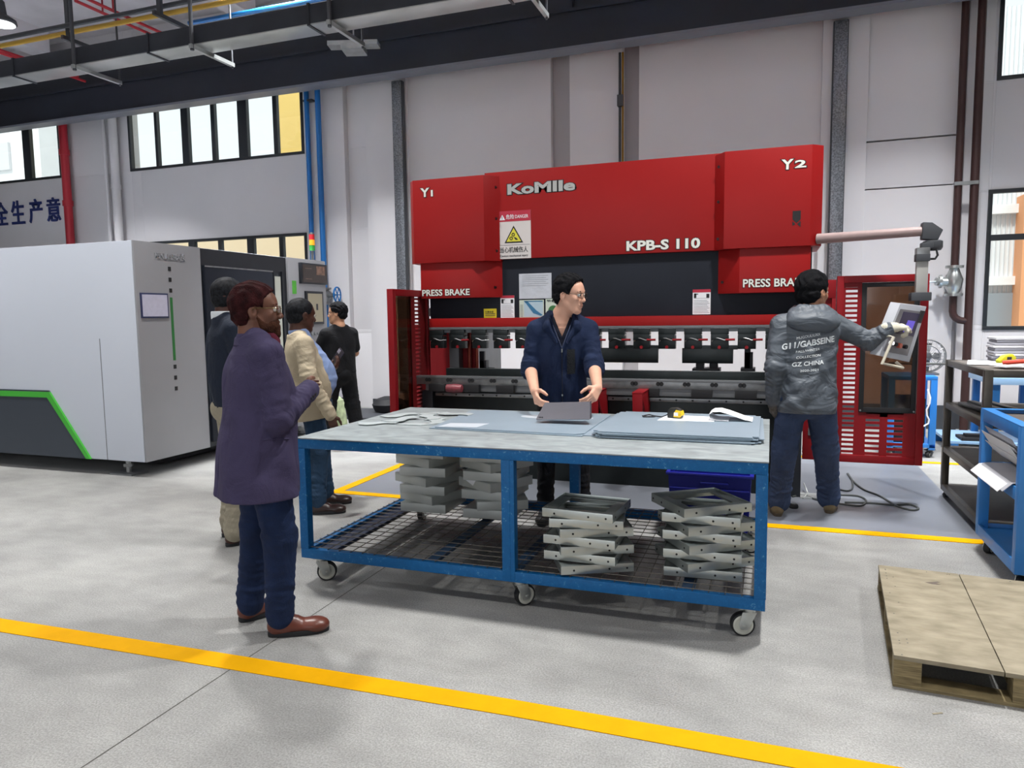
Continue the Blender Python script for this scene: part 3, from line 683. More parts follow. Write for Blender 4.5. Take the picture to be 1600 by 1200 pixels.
# ---- lettering and stickers on the machine
X_ = (1, 0, 0); Z_ = (0, 0, 1)
def lett(s, pxl, pxr, pyb, pyt, Y, par, outline=True, bold=.03, tilt=0, m=M_wht, nm='lettering', og=.045):
    a = at(pxl, (pyb+pyt)/2, Y=Y); b = at(pxr, (pyb+pyt)/2, Y=Y); c = at((pxl+pxr)/2, pyb, Y=Y); dd = at((pxl+pxr)/2, pyt, Y=Y)
    return text(nm, s, (a.x, Y-.0005, c.z), X_, Z_, b.x-a.x, dd.z-c.z, m, par, bold=bold, outline=M_outl if outline else None, ogrow=og)
lett('Y', 657, 671, 308, 294, PY, ca); lett('1', 673.5, 676.5, 307, 297, PY, ca, bold=0, og=.02)
lett('Y', 1221, 1240, 265, 249, PY, cb); lett('2', 1242, 1260, 262, 250, PY, cb)
lett('PRESS BRAKE', 660, 734, 462, 452, PY+.03, cc, bold=.02)
lett('PRESS BRAKE', 1161, 1262, 448, 435, PY+.03, cdv, bold=.02)
lett('KoMIIe', 793, 899, 301, 284, PY+.12, pb, m=mat('silver lettering', '#a9aaa8', .4), bold=.04)
lett('KPB-S 110', 979, 1094, 390, 374, PY+.12, pb, bold=.035)
ko = MB().prism([(.0, .05), (.03, .02), (.06, .05), (.06, .115), (0, .115)], 'y', PY-.002, PY+.001)
ko.prism([(.0, .035), (.022, .012), (0, .0)], 'y', PY-.002, PY+.001).prism([(.06, .035), (.034, .012), (.06, -.012), (.06, -.012)][:3], 'y', PY-.002, PY+.001)
px_ = at(1238, 356, Y=PY)
for i, v in enumerate(ko.v): ko.v[i] = v+Vector((px_.x, 0, px_.z+.015))
ko.build('emblem', M_outl, cb)
def rect(name, pts, Y, m, par, t=.002):
    a = at(*pts[0], Y=Y); b = at(*pts[1], Y=Y); return MB().box(a.x, b.x, Y-t, Y, b.z, a.z).build(name, m, par), a, b
CYp = PY+.12
sg, a, b = rect('danger_sign', ((776, 331), (830, 403)), CYp, mat('sign white', '#cfc9c6', .5), pb, .003)
w_, h_ = b.x-a.x, a.z-b.z
Ys = CYp-.003
MB().box(a.x, b.x, Ys-.001, Ys, a.z-h_*.22, a.z).build('red_header', mat('sign crimson', '#b02038', .5), sg)
def tri(x, z, s, Y, m, nm, par): return MB().prism([(x-s*.58, z), (x+s*.58, z), (x, z+s)], 'y', Y-.001, Y).build(nm, m, par)
tri(a.x+w_*.17, a.z-h_*.185, .048, Ys-.001, M_paper, 'alert_triangle', sg)
text('lettering', '!', (a.x+w_*.155, Ys-.002, a.z-h_*.17), X_, Z_, .006, .028, M_outl, sg, bold=.03, depth=.0005)
text('lettering', '危险', (a.x+w_*.28, Ys-.001, a.z-h_*.17), X_, Z_, w_*.24, .042, M_paper, sg, bold=.004, depth=.0005)
text('lettering', 'DANGER', (a.x+w_*.55, Ys-.001, a.z-h_*.16), X_, Z_, w_*.38, .03, M_paper, sg, bold=0, depth=.0005)
tri(a.x+w_*.5, b.z+h_*.33, .155, Ys, M_outl, 'warning_triangle', sg)
tri(a.x+w_*.5, b.z+h_*.33+.012, .122, Ys-.001, mat('warning yellow', '#d8cf3c', .5), 'triangle_field', sg)
mb = MB()
for dx, dz_ in ((-.004, .075), (-.024, .042)):
    q_ = Vector((a.x+w_*.5+dx, Ys-.003, b.z+h_*.33+dz_)); mb.tube([q_+Vector((.013*math.cos(t), 0, .013*math.sin(t))) for t in np.linspace(0, 2*math.pi, 14)[:-1]], .0035, 5, closed=True)
q_ = Vector((a.x+w_*.5, Ys-.003, b.z+h_*.33)); mb.prism([(q_.x, q_.z+.05), (q_.x+.02, q_.z+.048), (q_.x+.042, q_.z+.028), (q_.x+.02, q_.z+.026)], 'y', Ys-.004, Ys-.002)
mb.build('gear_pictogram', M_outl, sg)
MB().box(a.x+.01, b.x-.01, Ys-.001, Ys, b.z+h_*.285, b.z+h_*.29).build('rule', M_outl, sg)
text('lettering', '当心机械伤人', (a.x+w_*.09, Ys, b.z+h_*.13), X_, Z_, w_*.82, .052, M_outl, sg, bold=.004, depth=.0005)
text('lettering', 'Caution mechanical injury', (a.x+w_*.09, Ys, b.z+h_*.03), X_, Z_, w_*.82, .024, M_outl, sg, bold=0, depth=.0005)
RY = PY+.16
sl, a, b = rect('document_sleeve', ((811, 428), (862, 466)), RY, mat('plastic sleeve', '#b6bac2', .2, var=.06, vscale=14, bump=.5, bscale=14), pb, .004)
mb = MB()
for i in range(6): mb.box(a.x+.03, b.x-.03-.02*(i % 2), RY-.0045, RY-.004, a.z-.02-i*.018, a.z-.023-i*.018)
mb.build('printed_lines', M_midg, sl)
def sticker(pts, head, lab):
    s, a, b = rect('label_sticker', pts, RY, M_paper, pb, .002); h = a.z-b.z
    MB().box(a.x, b.x, RY-.003, RY-.002, a.z-h*.12, a.z).build('red_header', mat('sign crimson', '#b02038', .5), s)
    mb = MB(); mb.box(a.x+.012, b.x-.012, RY-.0025, RY-.002, a.z-h*.36, a.z-h*.35); mb.box(a.x+.01, a.x+.03, RY-.003, RY-.002, a.z-h*.34, a.z-h*.16).box(b.x-.035, b.x-.01, RY-.003, RY-.002, a.z-h*.34, a.z-h*.18).box(a.x+.012, a.x+.045, RY-.003, RY-.002, a.z-h*.2, a.z-h*.17)
    mb.build('pictogram', M_outl, s)
    mb = MB()
    for i in range(9): mb.box(a.x+.008, b.x-.008-.01*(i % 3), RY-.0028, RY-.002, b.z+.012+i*h*.062, b.z+.015+i*h*.062)
    mb.build('printed_lines', M_midg, s)
sticker(((782, 462), (804, 496.5)), 0, ''); sticker(((1082.5, 452.5), (1110, 491)), 0, '')
s, a, b = rect('chart_sticker', ((811.5, 469), (850, 497)), RY, mat('sticker pale green', '#c2cdbf', .5), pb)
MB().box(a.x+.045, b.x-.008, RY-.003, RY-.002, b.z+.014, a.z-.01).build('chart_field', mat('chart pale blue', '#a9c0cc', .5), s)
W2 = b.x-a.x
MB().prism([(a.x+.05, a.z-.012), (a.x+.08, a.z-.012), (b.x-.07, b.z+.07), (b.x-.012, b.z+.03), (b.x-.03, b.z+.022), (b.x-.1, b.z+.045)], 'y', RY-.004, RY-.003).box(a.x+.045, b.x-.01, RY-.004, RY-.003, a.z-.016, a.z-.008).build('chart_band', mat('chart blue', '#2d6d94', .5), s)
mb = MB()
for i in range(9): mb.box(a.x+.008, a.x+.034, RY-.003, RY-.002, b.z+.015+i*.013, b.z+.019+i*.013)
mb.build('printed_lines', M_midg, s)
s, a, b = rect('round_sticker', ((852.5, 467), (880, 497)), RY, mat('sticker pale green', '#c2cdbf', .5), pb)
MB().lathe([(.048, 0), (.048, .001)], ((a.x+b.x)/2-.01, RY-.003, (a.z+b.z)/2-.02), 'y', 24).build('green_disc', mat('leaf green', '#2f6b35', .5), s)
text('lettering', '节能', (a.x+.01, RY-.002, a.z-.03), X_, Z_, .09, .022, M_outl, s, bold=.002, depth=.0005)
s, a, b = rect('yellow_sticker', ((756, 482.5), (776, 496.5)), RY, mat('sticker yellow', '#e0cf1e', .5), pb)
text('lettering', '注意安全', (a.x+.012, RY-.002, b.z+.046), X_, Z_, .088, .02, M_outl, s, bold=.002, depth=.0005)
mb = MB()
for z_ in (.018, .034): mb.box(a.x+.015, b.x-.012, RY-.003, RY-.002, b.z+z_, b.z+z_+.006)
mb.build('printed_lines', M_base, s)

# ---- left side guard (runs forward from the machine side)
GX = -3.16
gl = thing('side_guard', 'red side guard with smoked window at the left end of the press brake', 'machine guard', (GX, 5.98, .3))
ft = .03
mb = MB().box(GX-ft, GX+ft, 5.68, 5.735, .3, 1.745).box(GX-ft, GX+ft, 6.36, 6.40, .3, 1.745).box(GX-ft, GX+ft, 5.735, 6.36, 1.685, 1.745).box(GX-ft, GX+ft, 5.735, 6.36, .3, .36)
mb.build('frame', M_red2, gl, .003)
MB().box(GX-.005, GX+.005, 5.735, 6.06, .62, 1.685).build('window', M_smoke, gl)
MB().box(GX-.01, GX+.01, 5.735, 6.12, .36, .62).build('lower_panel', M_red2, gl)
mb = MB().box(GX-.01, GX+.01, 6.06, 6.13, .3, 1.7).box(GX-.01, GX+.01, 6.235, 6.37, .3, 1.7)
for i in range(36): z = .36+i*.037; mb.box(GX-.01, GX+.01, 6.13, 6.235, z, z+.018)
mb.build('slotted_strip', mat('guard dark red', '#6b1014', .5), gl)
for z in (.5, 1.5): MB().box(GX-.02, GX+.05, 6.38, 6.46, z, z+.08).build('hinge', M_steel, gl)
# ---- right guard: fixed piece and the door swung open parallel to the front
GY = 6.3
gf = thing('side_guard', 'dark red narrow fixed guard panel behind the man in the grey jacket', 'machine guard', (.38, GY, .3))
mb = MB().box(.30, .48, GY-.02, GY+.02, 1.60, 1.745).box(.26, .48, GY-.02, GY+.02, .3, .75).box(.30, .33, GY-.02, GY+.02, .75, 1.60).box(.45, .48, GY-.02, GY+.02, .75, 1.60).box(.33, .45, GY-.0, GY+.01, .75, 1.6)
mb.build('panel', M_red2, gf, .003)
MB().box(.30, .35, GY-.03, GY-.02, .5, .56).box(.30, .35, GY-.03, GY-.02, .62, .68).build('hinge_plate', M_midg, gf)
gd = thing('guard_door', 'open red guard door with big smoked window and slots behind the control panel', 'machine guard', (.8, GY, .3))
gx0, gx1, gz0, gz1 = .485, 1.125, .295, 1.772
mb = MB().box(gx0, gx0+.05, GY-.03, GY+.03, gz0, gz1).box(gx1-.055, gx1, GY-.03, GY+.03, gz0, gz1).box(gx0+.05, gx1-.055, GY-.03, GY+.03, gz1-.055, gz1).box(gx0+.05, gx1-.055, GY-.03, GY+.03, gz0, gz0+.06)
mb.build('frame', M_red2, gd, .004)
mb = MB()  # slotted sheet
wx0, wx1, wz0, wz1 = .665, 1.065, .70, 1.715
cols = [(.55, .635), (.72, .82), (.875, .985)]
T = (GY-.012, GY-.004)
mb.box(gx0+.05, cols[0][0], *T, gz0+.06, gz1-.05).box(cols[0][1], wx0, *T, wz0, gz1-.05)
n1 = int((gz1-.09-gz0-.08)/.038)
for i in range(n1+1):
    z = gz0+.075+i*.038; mb.box(cols[0][0], cols[0][1], *T, z, z+.019)
mb.box(cols[0][0], cols[0][1], *T, gz1-.09, gz1-.05)
mb.box(cols[0][1], cols[1][0], *T, gz0+.06, wz0).box(cols[1][1], cols[2][0], *T, gz0+.06, wz0).box(cols[2][1], gx1-.055, *T, gz0+.06, wz0)
for i in range(9):
    z = gz0+.065+i*.041
    mb.box(cols[1][0], cols[1][1], *T, z, z+.021).box(cols[2][0], cols[2][1], *T, z, z+.021)
mb.box(cols[1][0], cols[2][1], *T, wz0-.035, wz0)
mb.build('slotted_sheet', M_red2, gd)
mb = MB().box(wx0, wx0+.035, GY-.022, GY-.012, wz0, wz1).box(wx1-.035, wx1, GY-.022, GY-.012, wz0, wz1).box(wx0+.035, wx1-.035, GY-.022, GY-.012, wz1-.035, wz1).box(wx0+.035, wx1-.035, GY-.022, GY-.012, wz0, wz0+.04)
mb.build('window_seal', M_rubber, gd, .002)
MB().box(wx0, wx1, GY-.010, GY-.004, wz0, wz1).build('window', M_smoke, gd)
for x in (wx0+.012, wx1-.012): MB().cyl((x, GY-.028, wz0+.015), (x, GY-.02, wz0+.015), .007, seg=8).build('screw', M_steel, gd)
# ---- control arm with the console
ar = thing('console_boom', 'grey swinging boom reaching right from the red machine above the console', 'boom', (.9, 6.2, 2.0))
pa = Vector((.33, 6.25, 2.065)); pb_ = at(1447, 361, Y=6.0)
MB().tube([pa, pb_], .036, 16, rs=[.040, .034]).build('tube', mat('primer pink grey tube', '#9a8684', .4, .2), ar)
mb = MB(); mb.M = Matrix.Translation(pb_)
mb.prism([(-.03, -.06), (.07, -.07), (.10, .0), (.03, .055), (-.03, .06)], 'y', -.05, .05).lathe([(.055, -.14), (.065, -.12), (.065, -.075), (.05, -.07)], (.045, 0, 0)).build('elbow_joint', M_base, ar, .006)
Y5 = 5.95
pc = at(1443, 395, Y=Y5)
MB().box(pc.x-.05, pc.x+.035, Y5-.045, Y5+.045, pc.z-.06, pc.z+.035).build('rocker_block', M_steel, ar, .006)
MB().box(pc.x-.052, pc.x+.037, Y5-.047, Y5+.047, pc.z-.062, pc.z-.01).build('rocker_cover', M_base, ar, .004)
MB().tube([(pc.x+.03, Y5, pc.z+.02), (pc.x+.08, Y5, pc.z+.02), (pc.x+.09, Y5, pc.z-.02), (pc.x+.075, Y5, pc.z-.045), (pc.x+.035, Y5, pc.z-.045)], .008, 8).build('cable_loop', M_rubber, ar)
MB().box(pc.x-.02, pc.x+.055, Y5-.04, Y5+.04, pc.z+.03, pc.z+.07).build('swivel', M_base, ar, .004)
pe = at(1440, 458, Y=Y5)
MB().box(pc.x-.045, pc.x+.03, Y5-.03, Y5+.03, pe.z, pc.z-.06).build('drop_post', mat('grey white post', '#a7a6a2', .4, .2), ar, .006)
MB().box(pe.x-.075, pe.x+.055, Y5-.06, Y5+.06, pe.z-.055, pe.z+.005).build('console_mount', M_base, ar, .006)
# console: tilted box facing left and towards us
co = thing('control_console', 'grey tilted control console with purple screen under the gloved hand', 'control panel', (.9, 5.7, 1.1))
A = at(1407, 474, Y=5.62); Bp = at(1448, 479, Y=5.86); Cp = at(1421, 566, Y=5.80); Dp = at(1374, 556, Y=5.56)
nrm = (Bp-A).cross(Dp-A).normalized()
if nrm.y > 0: nrm = -nrm
dp = -nrm*.075
def quadbox(pts, dpt, nm, m, par, bev=.004, off=0):
    P0 = [p+nrm*off for p in pts]; P1 = [p+dpt for p in P0]
    mb = MB(); mb._add(P0+P1, [(0, 1, 2, 3), (7, 6, 5, 4), (0, 4, 5, 1), (1, 5, 6, 2), (2, 6, 7, 3), (3, 7, 4, 0)]); return mb.build(nm, m, par, bev)
def inq(u, v): return A*(1-u)*(1-v)+Bp*u*(1-v)+Cp*u*v+Dp*(1-u)*v
quadbox([A, Bp, Cp, Dp], dp, 'housing', mat('console grey', '#b3b6bd', .4), co)
quadbox([inq(.06, .1), inq(.86, .1), inq(.86, .9), inq(.06, .9)], -nrm*.004, 'face_plate', mat('console face', '#77757a', .35), co, 0, .003)
quadbox([inq(.2, .14), inq(.84, .14), inq(.84, .55), inq(.2, .55)], -nrm*.003, 'screen', mat('dark screen', '#3c3450', .2), co, 0, .006)
quadbox([inq(.45, .28), inq(.72, .28), inq(.7, .5), inq(.42, .5)], -nrm*.001, 'screen_picture', emat('purple screen', '#6a5ad0', .35), co, 0, .008)
quadbox([inq(.8, .08), inq(.95, .08), inq(.93, .3), inq(.8, .3)], -nrm*.01, 'switch_row', M_rubber, co, .001, .012)
for (u, v, r, m, nm) in ((.42, .75, .018, mat('button red', '#b5523e', .4), 'emergency_button'), (.15, .73, .013, emat('button lamp', '#ffffff', .8), 'lit_button'), (.28, .74, .013, M_rubber, 'button'), (.62, .75, .014, M_rubber, 'button')):
    q_ = inq(u, v); MB().cyl(q_, q_+nrm*.03, r, seg=14).build(nm, m, co)
h0 = inq(-.02, .62); h1 = inq(-.04, 1.12); h2 = inq(.62, 1.12)
MB().tube([h0+nrm*.0, h0+nrm*.05, h1+nrm*.05, h2+nrm*.05, h2+nrm*.0-Vector((0, 0, -.03))], .011, 10).build('handle', mat('cream tube', '#c9c3b2', .4), co)
# ================================================================ work table
TZ = .835; TX0, TX1, TY0, TY1 = -2.49, 0.0, 3.37, 4.74
tb = thing('work_table', 'long blue steel table on wheels with zinc top and wire mesh lower shelf', 'table', (-1.245, 4.05, 0))
MB().box(TX0-.004, TX1+.004, TY0-.004, TY1+.004, TZ-.006, TZ).build('table_top', M_top, tb, .001)
def rail(nm, x0, x1, y0, y1, z0, z1): return MB().box(x0, x1, y0, y1, z0, z1).build(nm, M_wblue, tb, .003)
rail('top_rail', TX0, TX1, TY0, TY0+.05, TZ-.06, TZ-.006); rail('top_rail', TX0, TX1, TY1-.05, TY1, TZ-.06, TZ-.006)
rail('top_rail', TX0, TX0+.05, TY0+.05, TY1-.05, TZ-.06, TZ-.006); rail('top_rail', TX1-.05, TX1, TY0+.05, TY1-.05, TZ-.06, TZ-.006)
SB, ST = .145, .20
rail('bottom_rail', TX0, TX1, TY0, TY0+.05, SB, ST); rail('bottom_rail', TX0, TX1, TY1-.05, TY1, SB, ST)
rail('bottom_rail', TX0, TX0+.05, TY0+.05, TY1-.05, SB, ST); rail('bottom_rail', TX1-.05, TX1, TY0+.05, TY1-.05, SB, ST)
for x in (-1.70, -1.23, -.35): MB().box(x-.03, x+.03, TY0+.05, TY1-.05, SB+.03, ST-.008).build('cross_bar', mat('old dark blue', '#22405f', .5), tb)
MB().box(TX0+.05, TX0+.16, TY0+.05, TY1-.05, SB+.01, SB+.03).build('under_plate', mat('navy plate', '#16243f', .5), tb)
for x in (TX0, -1.27, TX1-.05):
    for y in (TY0, TY1-.05):
        w_ = .052 if x != -1.27 else .065
        mb = MB().box(x, x+w_, y-.002, y+.05, ST, TZ-.06)
        if x == -1.27 and y == TY0: mb = MB().box(x, x+.045, y-.002, y+.004, SB+.01, TZ-.06).box(x+.045, x+.068, y-.002, y+.05, SB+.01, TZ-.06).box(x, x+.006, y, y+.05, SB+.01, TZ-.06)
        mb.build('leg', M_wblue, tb, .002)
mb = MB(); wz = ST+.003
x = TX0+.02
while x < TX1: mb.cyl((x, TY0+.01, wz), (x, TY1-.01, wz), .0026, seg=4); x += .074
y = TY0+.02
while y < TY1: mb.cyl((TX0+.01, y, wz+.005), (TX1-.01, y, wz+.005), .0026, seg=4); y += .074
mb.build('wire_mesh', mat('mesh wire', '#5d5852', .5, .5), tb)
def caster(par, x, y, top, ang, r=.056, m=None, nm='caster'):
    R = Matrix.Translation((x, y, 0)) @ Matrix.Rotation(ang, 4, 'Z')
    mb = MB(); mb.M = R
    mb.box(-.045, .045, -.04, .04, top-.006, top); mb.lathe([(.028, top-.03), (.03, top-.006)], (0, 0, 0))
    for s in (-1, 1): mb.prism([(-.035, top-.025), (.03, top-.025), (-.01, r-.02), (-.04, r-.02), (-.052, r)], 'y', s*.026-.002, s*.026+.002)
    mb.cyl((-.03, -.032, r), (-.03, .032, r), .008, seg=8)
    c = mb.build(nm, m or M_galv, par, .001)
    mb = MB(); mb.M = R; mb.lathe([(r-.012, -.019), (r-.002, -.017), (r, -.008), (r, .008), (r-.002, .017), (r-.012, .019)], (-.03, 0, r), 'y', 28); mb.build('tyre', M_rubber, c)
    mb = MB(); mb.M = R; mb.lathe([(r-.010, -.0195), (r-.018, -.022), (r-.02, -.018), (.016, -.018), (.012, -.024), (.012, .024), (.016, .018), (r-.02, .018), (r-.018, .022), (r-.010, .0195)], (-.03, 0, r), 'y', 28); mb.build('wheel_hub', mat('pale wheel rim', '#b9bab0', .4), c)
for x, y, a in ((TX0+.09, TY0+.06, -2.6), (-1.2, TY0+.06, -2.3), (TX1-.07, TY0+.06, .25), (TX0+.09, TY1-.06, -1.5), (-1.2, TY1-.06, -1.9), (TX1-.07, TY1-.06, .6)):
    caster(tb, x, y, SB, a)

# ---- stacks below
def tray_mesh(w_, d_, h_):
    t = .003; mb = MB()
    mb.box(-w_/2, w_/2, -d_/2, d_/2, h_-t, h_).box(-w_/2, w_/2, -d_/2, -d_/2+t, 0, h_-t).box(-w_/2, w_/2, d_/2-t, d_/2, 0, h_-t)
    mb.box(-w_/2, -w_/2+t, -d_/2+t, d_/2-t, 0, h_-t).box(w_/2-t, w_/2, -d_/2+t, d_/2-t, 0, h_-t); return mb
ORDN = ['bottom', 'second', 'third', 'fourth', 'fifth', 'sixth', 'seventh', 'eighth', 'ninth']
def place(o, x, y, z, a, label, cat, group):
    o.location = (x, y, z); o.rotation_euler = (0, 0, a); ORG[o.name] = Vector((x, y, z)); tag(o, label, cat, group)
zs_ = ST+.012; T0 = tray_mesh(.325, .36, .059).build('steel_tray', M_tray, None, .0015, loc=(0, 0, 0))
TR = [(-2.145, 4.39, [(0, 0, .02), (.01, .01, -.40), (.0, 0, 0), (-.02, .0, -.42), (-.0, 0, .03), (-.02, .02, -.36), (0, 0, -.02), (-.0, .02, -.32), (0, 0, .0)], 'left grey tray stack under the table'),
      (-1.685, 4.37, [(0, 0, .02), (.03, .0, .45), (.0, 0, -.04), (.0, .0, -.5), (.01, 0, -.02), (.0, .02, -.52), (0, 0, .0), (.0, .02, -.55), (0.02, 0, .0)], 'tray stack behind the middle leg')]
fst = True
for cx, cy, lst, nm in TR:
    n_ = len(lst)
    for i, (dx, dy, a) in enumerate(lst):
        o = T0 if fst else T0.copy()
        if not fst: COL.objects.link(o)
        fst = False
        place(o, cx+dx, cy+dy, zs_+i*.0605, a, 'grey steel tray, %s in the %s' % ('topmost' if i == n_-1 else ORDN[i]+(' from below' if i else ' one'), nm), 'tray', 'grey trays in the '+nm)
def frame_parts(w_, d_, h_, fl):
    r = thing('steel_casing', 'grey steel frame', 'casing', (0, 0, 0)); t = .002
    mb = MB().box(-w_/2, w_/2, -d_/2, -d_/2+t, 0, h_).box(-w_/2, w_/2, d_/2-t, d_/2, 0, h_).box(-w_/2, -w_/2+t, -d_/2+t, d_/2-t, 0, h_).box(w_/2-t, w_/2, -d_/2+t, d_/2-t, 0, h_)
    zt_ = h_*.82
    mb.box(-w_/2+t, w_/2-t, -d_/2+t, -d_/2+fl, zt_-t, zt_).box(-w_/2+t, w_/2-t, d_/2-fl, d_/2-t, zt_-t, zt_).box(-w_/2+t, -w_/2+fl, -d_/2+fl, d_/2-fl, zt_-t, zt_).box(w_/2-fl, w_/2-t, -d_/2+fl, d_/2-fl, zt_-t, zt_)
    mb.build('rim', M_trayg, r, .0006)
    mb = MB()
    for x in (-.12, .06, .15):
        mb.cyl((x, -d_/2-.0008, h_*.45), (x, -d_/2, h_*.45), .0055, seg=10).cyl((-w_/2-.0008, x, h_*.45), (-w_/2, x, h_*.45), .0055, seg=10).cyl((w_/2, x, h_*.45), (w_/2+.0008, x, h_*.45), .0055, seg=10)
    mb.build('bolt_hole', M_rubber, r)
    return r
F0 = frame_parts(.37, .34, .044, .06)
FR = [(-.865, 3.60, [(0, 0, -.06), (-.02, .02, -.12), (.0, .02, .0), (-.015, .0, -.16), (.0, .02, .05), (-.01, .01, -.2), (-.015, .0, -.10)], 'left frame stack under the table', [.45, -.02, .42, -.03, .40, .15, -.08]),
      (-.30, 3.70, [(0, 0, 0), (.0, .0, 0), (.0, 0, 0), (.01, .0, 0), (0, .01, 0), (.01, 0, 0), (0, 0, 0), (-.02, 0, 0)], 'right hand frame stack under the table', [.05, .62, .03, .60, .0, .58, -.02, .62])]
fst = True
for cx, cy, lst, nm, ang in FR:
    n_ = len(lst)
    for i, (dx, dy, _) in enumerate(lst):
        lab = 'open steel frame, %s in the %s' % ('topmost' if i == n_-1 else ORDN[i]+(' from below' if i else ' one'), nm)
        x, y, z = cx+dx, cy+dy, zs_+i*.0448
        if fst: F0.location = (x, y, z); F0.rotation_euler = (0, 0, ang[i]); tag(F0, lab, 'casing', 'open frames in the '+nm); fst = False
        else: dup(F0, (x, y, z), ang[i], lab, 'open frames in the '+nm)
o = MB(); o.M = Matrix.Translation((-1.80, 4.21, .46)) @ Matrix.Rotation(.6, 4, 'Y') @ Matrix.Rotation(.3, 4, 'X'); o.box(-.04, .04, -.001, .001, -.03, .03)
o = o.build('paper_tag', M_paper, None); tag(o, 'small white paper tag stuck between the two tray stacks', 'tag')

# ---- on the table
def flat(name, pts, z0, z1, m, lab, cat, group=None, z=None):
    o = MB().prism(pts, 'z', z0, z1).build(name, m, None); return tag(o, lab, cat, group)
z = TZ+.0005
flat('steel_sheet', [(-1.90, 3.845), (-.955, 3.80), (-.965, 3.83), (-.90, 3.83), (-.93, 4.60), (-.98, 4.60), (-.98, 4.64), (-1.88, 4.70), (-1.885, 4.66), (-1.97, 4.67)][::1], z, z+.005, M_sheet, 'lower of the two large grey sheets at the middle of the table', 'metal sheet', 'sheets at the middle of the table')
flat('steel_sheet', [(-1.87, 3.86), (-1.00, 3.82), (-.96, 3.86), (-.97, 4.61), (-1.86, 4.66)], z+.0055, z+.0105, M_sheet, 'upper of the two large grey sheets under the held plate', 'metal sheet', 'sheets at the middle of the table')
flat('steel_offcut', [(-1.28+.24*math.cos(t), 4.42+.09*math.sin(t)) for t in np.linspace(0, 2*math.pi, 33)[:-1]], z+.0108, z+.0118, mat('bright disc', '#c3cbd3', .4, .2), 'pale oval offcut lying on the sheet under the held plate', 'offcut')
flat('steel_offcut', [(-1.86, 3.87), (-1.62, 3.90), (-1.60, 4.06), (-1.84, 4.02)], z+.0108, z+.0118, mat('bright disc', '#c3cbd3', .4, .2), 'small rectangular offcut on the front left corner of the large sheet', 'offcut')
rnd = random.Random(3)
for i in range(6):
    a = (-.016+.012*i) if i < 5 else 0; zz = z+i*.0062; dx, dy = [(0, 0), (.012, -.012), (-.015, .008), (.018, .005), (-.01, -.006), (-.002, .004)][i]
    x0, x1, y0, y1 = -.90+dx, -.045+dx, 3.795+dy, 4.63+dy; c = .03
    pts = [(x0+c, y0), (x1-c, y0), (x1-c, y0+c), (x1, y0+c), (x1, y1-c), (x1-c, y1-c), (x1-c, y1), (x0+c, y1), (x0+c, y1-c), (x0, y1-c), (x0, y0+c), (x0+c, y0+c)]
    cx, cy = (x0+x1)/2, (y0+y1)/2
    pts = [(cx+(px-cx)*math.cos(a)-(py-cy)*math.sin(a), cy+(px-cx)*math.sin(a)+(py-cy)*math.cos(a)) for px, py in pts]
    flat('steel_sheet', pts, zz, zz+.004, M_sheet, 'notched grey sheet, %s in the right hand pile' % ('topmost' if i == 5 else ORDN[i]+(' from below' if i else ' one')), 'metal sheet', 'notched sheets at the right end of the table')
ZB = z+5*.0062+.004
# offcuts at the left
shapes = [((-2.20, 4.44), .5), ((-2.10, 4.27), 2.0), ((-2.22, 4.10), 1.1), ((-2.06, 3.98), .1), ((-2.30, 3.94), .4), ((-1.98, 4.42), 2.9), ((-1.99, 4.14), 1.7), ((-2.34, 4.30), .9)]
nmz = ['nearest the far left corner', 'in the middle of the scatter behind', 'in the middle of the scatter', 'at the front of the scatter', 'frontmost at the left', 'at the back by the large sheet', 'touching the large sheet', 'outermost at the left edge']
for i, ((cx, cy), a) in enumerate(shapes):
    pts = []
    L_, H_ = (.13, .045)
    for k in range(13): t = -1+2*k/12; pts.append((t*L_, H_+.03*math.sin(t*3.0)))
    for k in range(13): t = 1-2*k/12; pts.append((t*L_*(.8 if k % 3 else .86), -H_+.03*math.sin(t*3.0)))
    if i == 3: pts = [(-.12, -.03), (.05, -.05), (.13, .02), (.04, .05), (-.05, .03)]
    if i == 0: pts = [(-.06, -.03), (.08, -.03), (.08, .04), (-.05, .03)]
    pts = [(cx+p[0]*math.cos(a)-p[1]*math.sin(a), cy+p[0]*math.sin(a)+p[1]*math.cos(a)) for p in pts]
    flat('steel_offcut', pts, z+.0004+(i % 3)*.0042, z+.004+(i % 3)*.0042, mat('pale offcut', '#b3bcbd', .42, .3), 'curved thin offcut at the left table end, '+nmz[i], 'offcut', 'steel offcuts at the left end of the table')
# held plate (folded box piece)
hp = thing('folded_plate', 'grey folded steel plate held in both hands above the sheets', 'metal part', (-1.2, 4.25, TZ+.02))
q0, q1 = at(838, 655, Y=4.16), at(921, 655, Y=4.16); q2, q3 = at(921, 627.5, Y=4.30), at(852, 629, Y=4.30)
mt = mat('violet grey sheet', '#5a5960', .35, .5, var=.05, vscale=8)
off = (q1-q0).cross(q3-q0).normalized()*.003
mb = MB(); P = [q0, q1, q2, q3]; mb._add(P+[p-off for p in P], [(0, 1, 2, 3), (7, 6, 5, 4), (0, 4, 5, 1), (1, 5, 6, 2), (2, 6, 7, 3), (3, 7, 4, 0)]); mb.build('plate', mt, hp)
bk = Vector((0, .045, .0)); mb = MB()
P = [q0, q3, q3+bk+Vector((.0, 0, -.01)), q0+bk+Vector((.012, 0, .0))]; n3 = Vector((.0025, 0, 0)); mb._add([p-n3 for p in P]+P, [(0, 1, 2, 3), (7, 6, 5, 4), (0, 4, 5, 1), (1, 5, 6, 2), (2, 6, 7, 3), (3, 7, 4, 0)])
P = [q1, q2, q2+bk, q1+bk]; mb._add([p+n3 for p in P]+P, [(0, 1, 2, 3), (7, 6, 5, 4), (0, 4, 5, 1), (1, 5, 6, 2), (2, 6, 7, 3), (3, 7, 4, 0)])
mb.build('flange', mt, hp)
mb = MB()
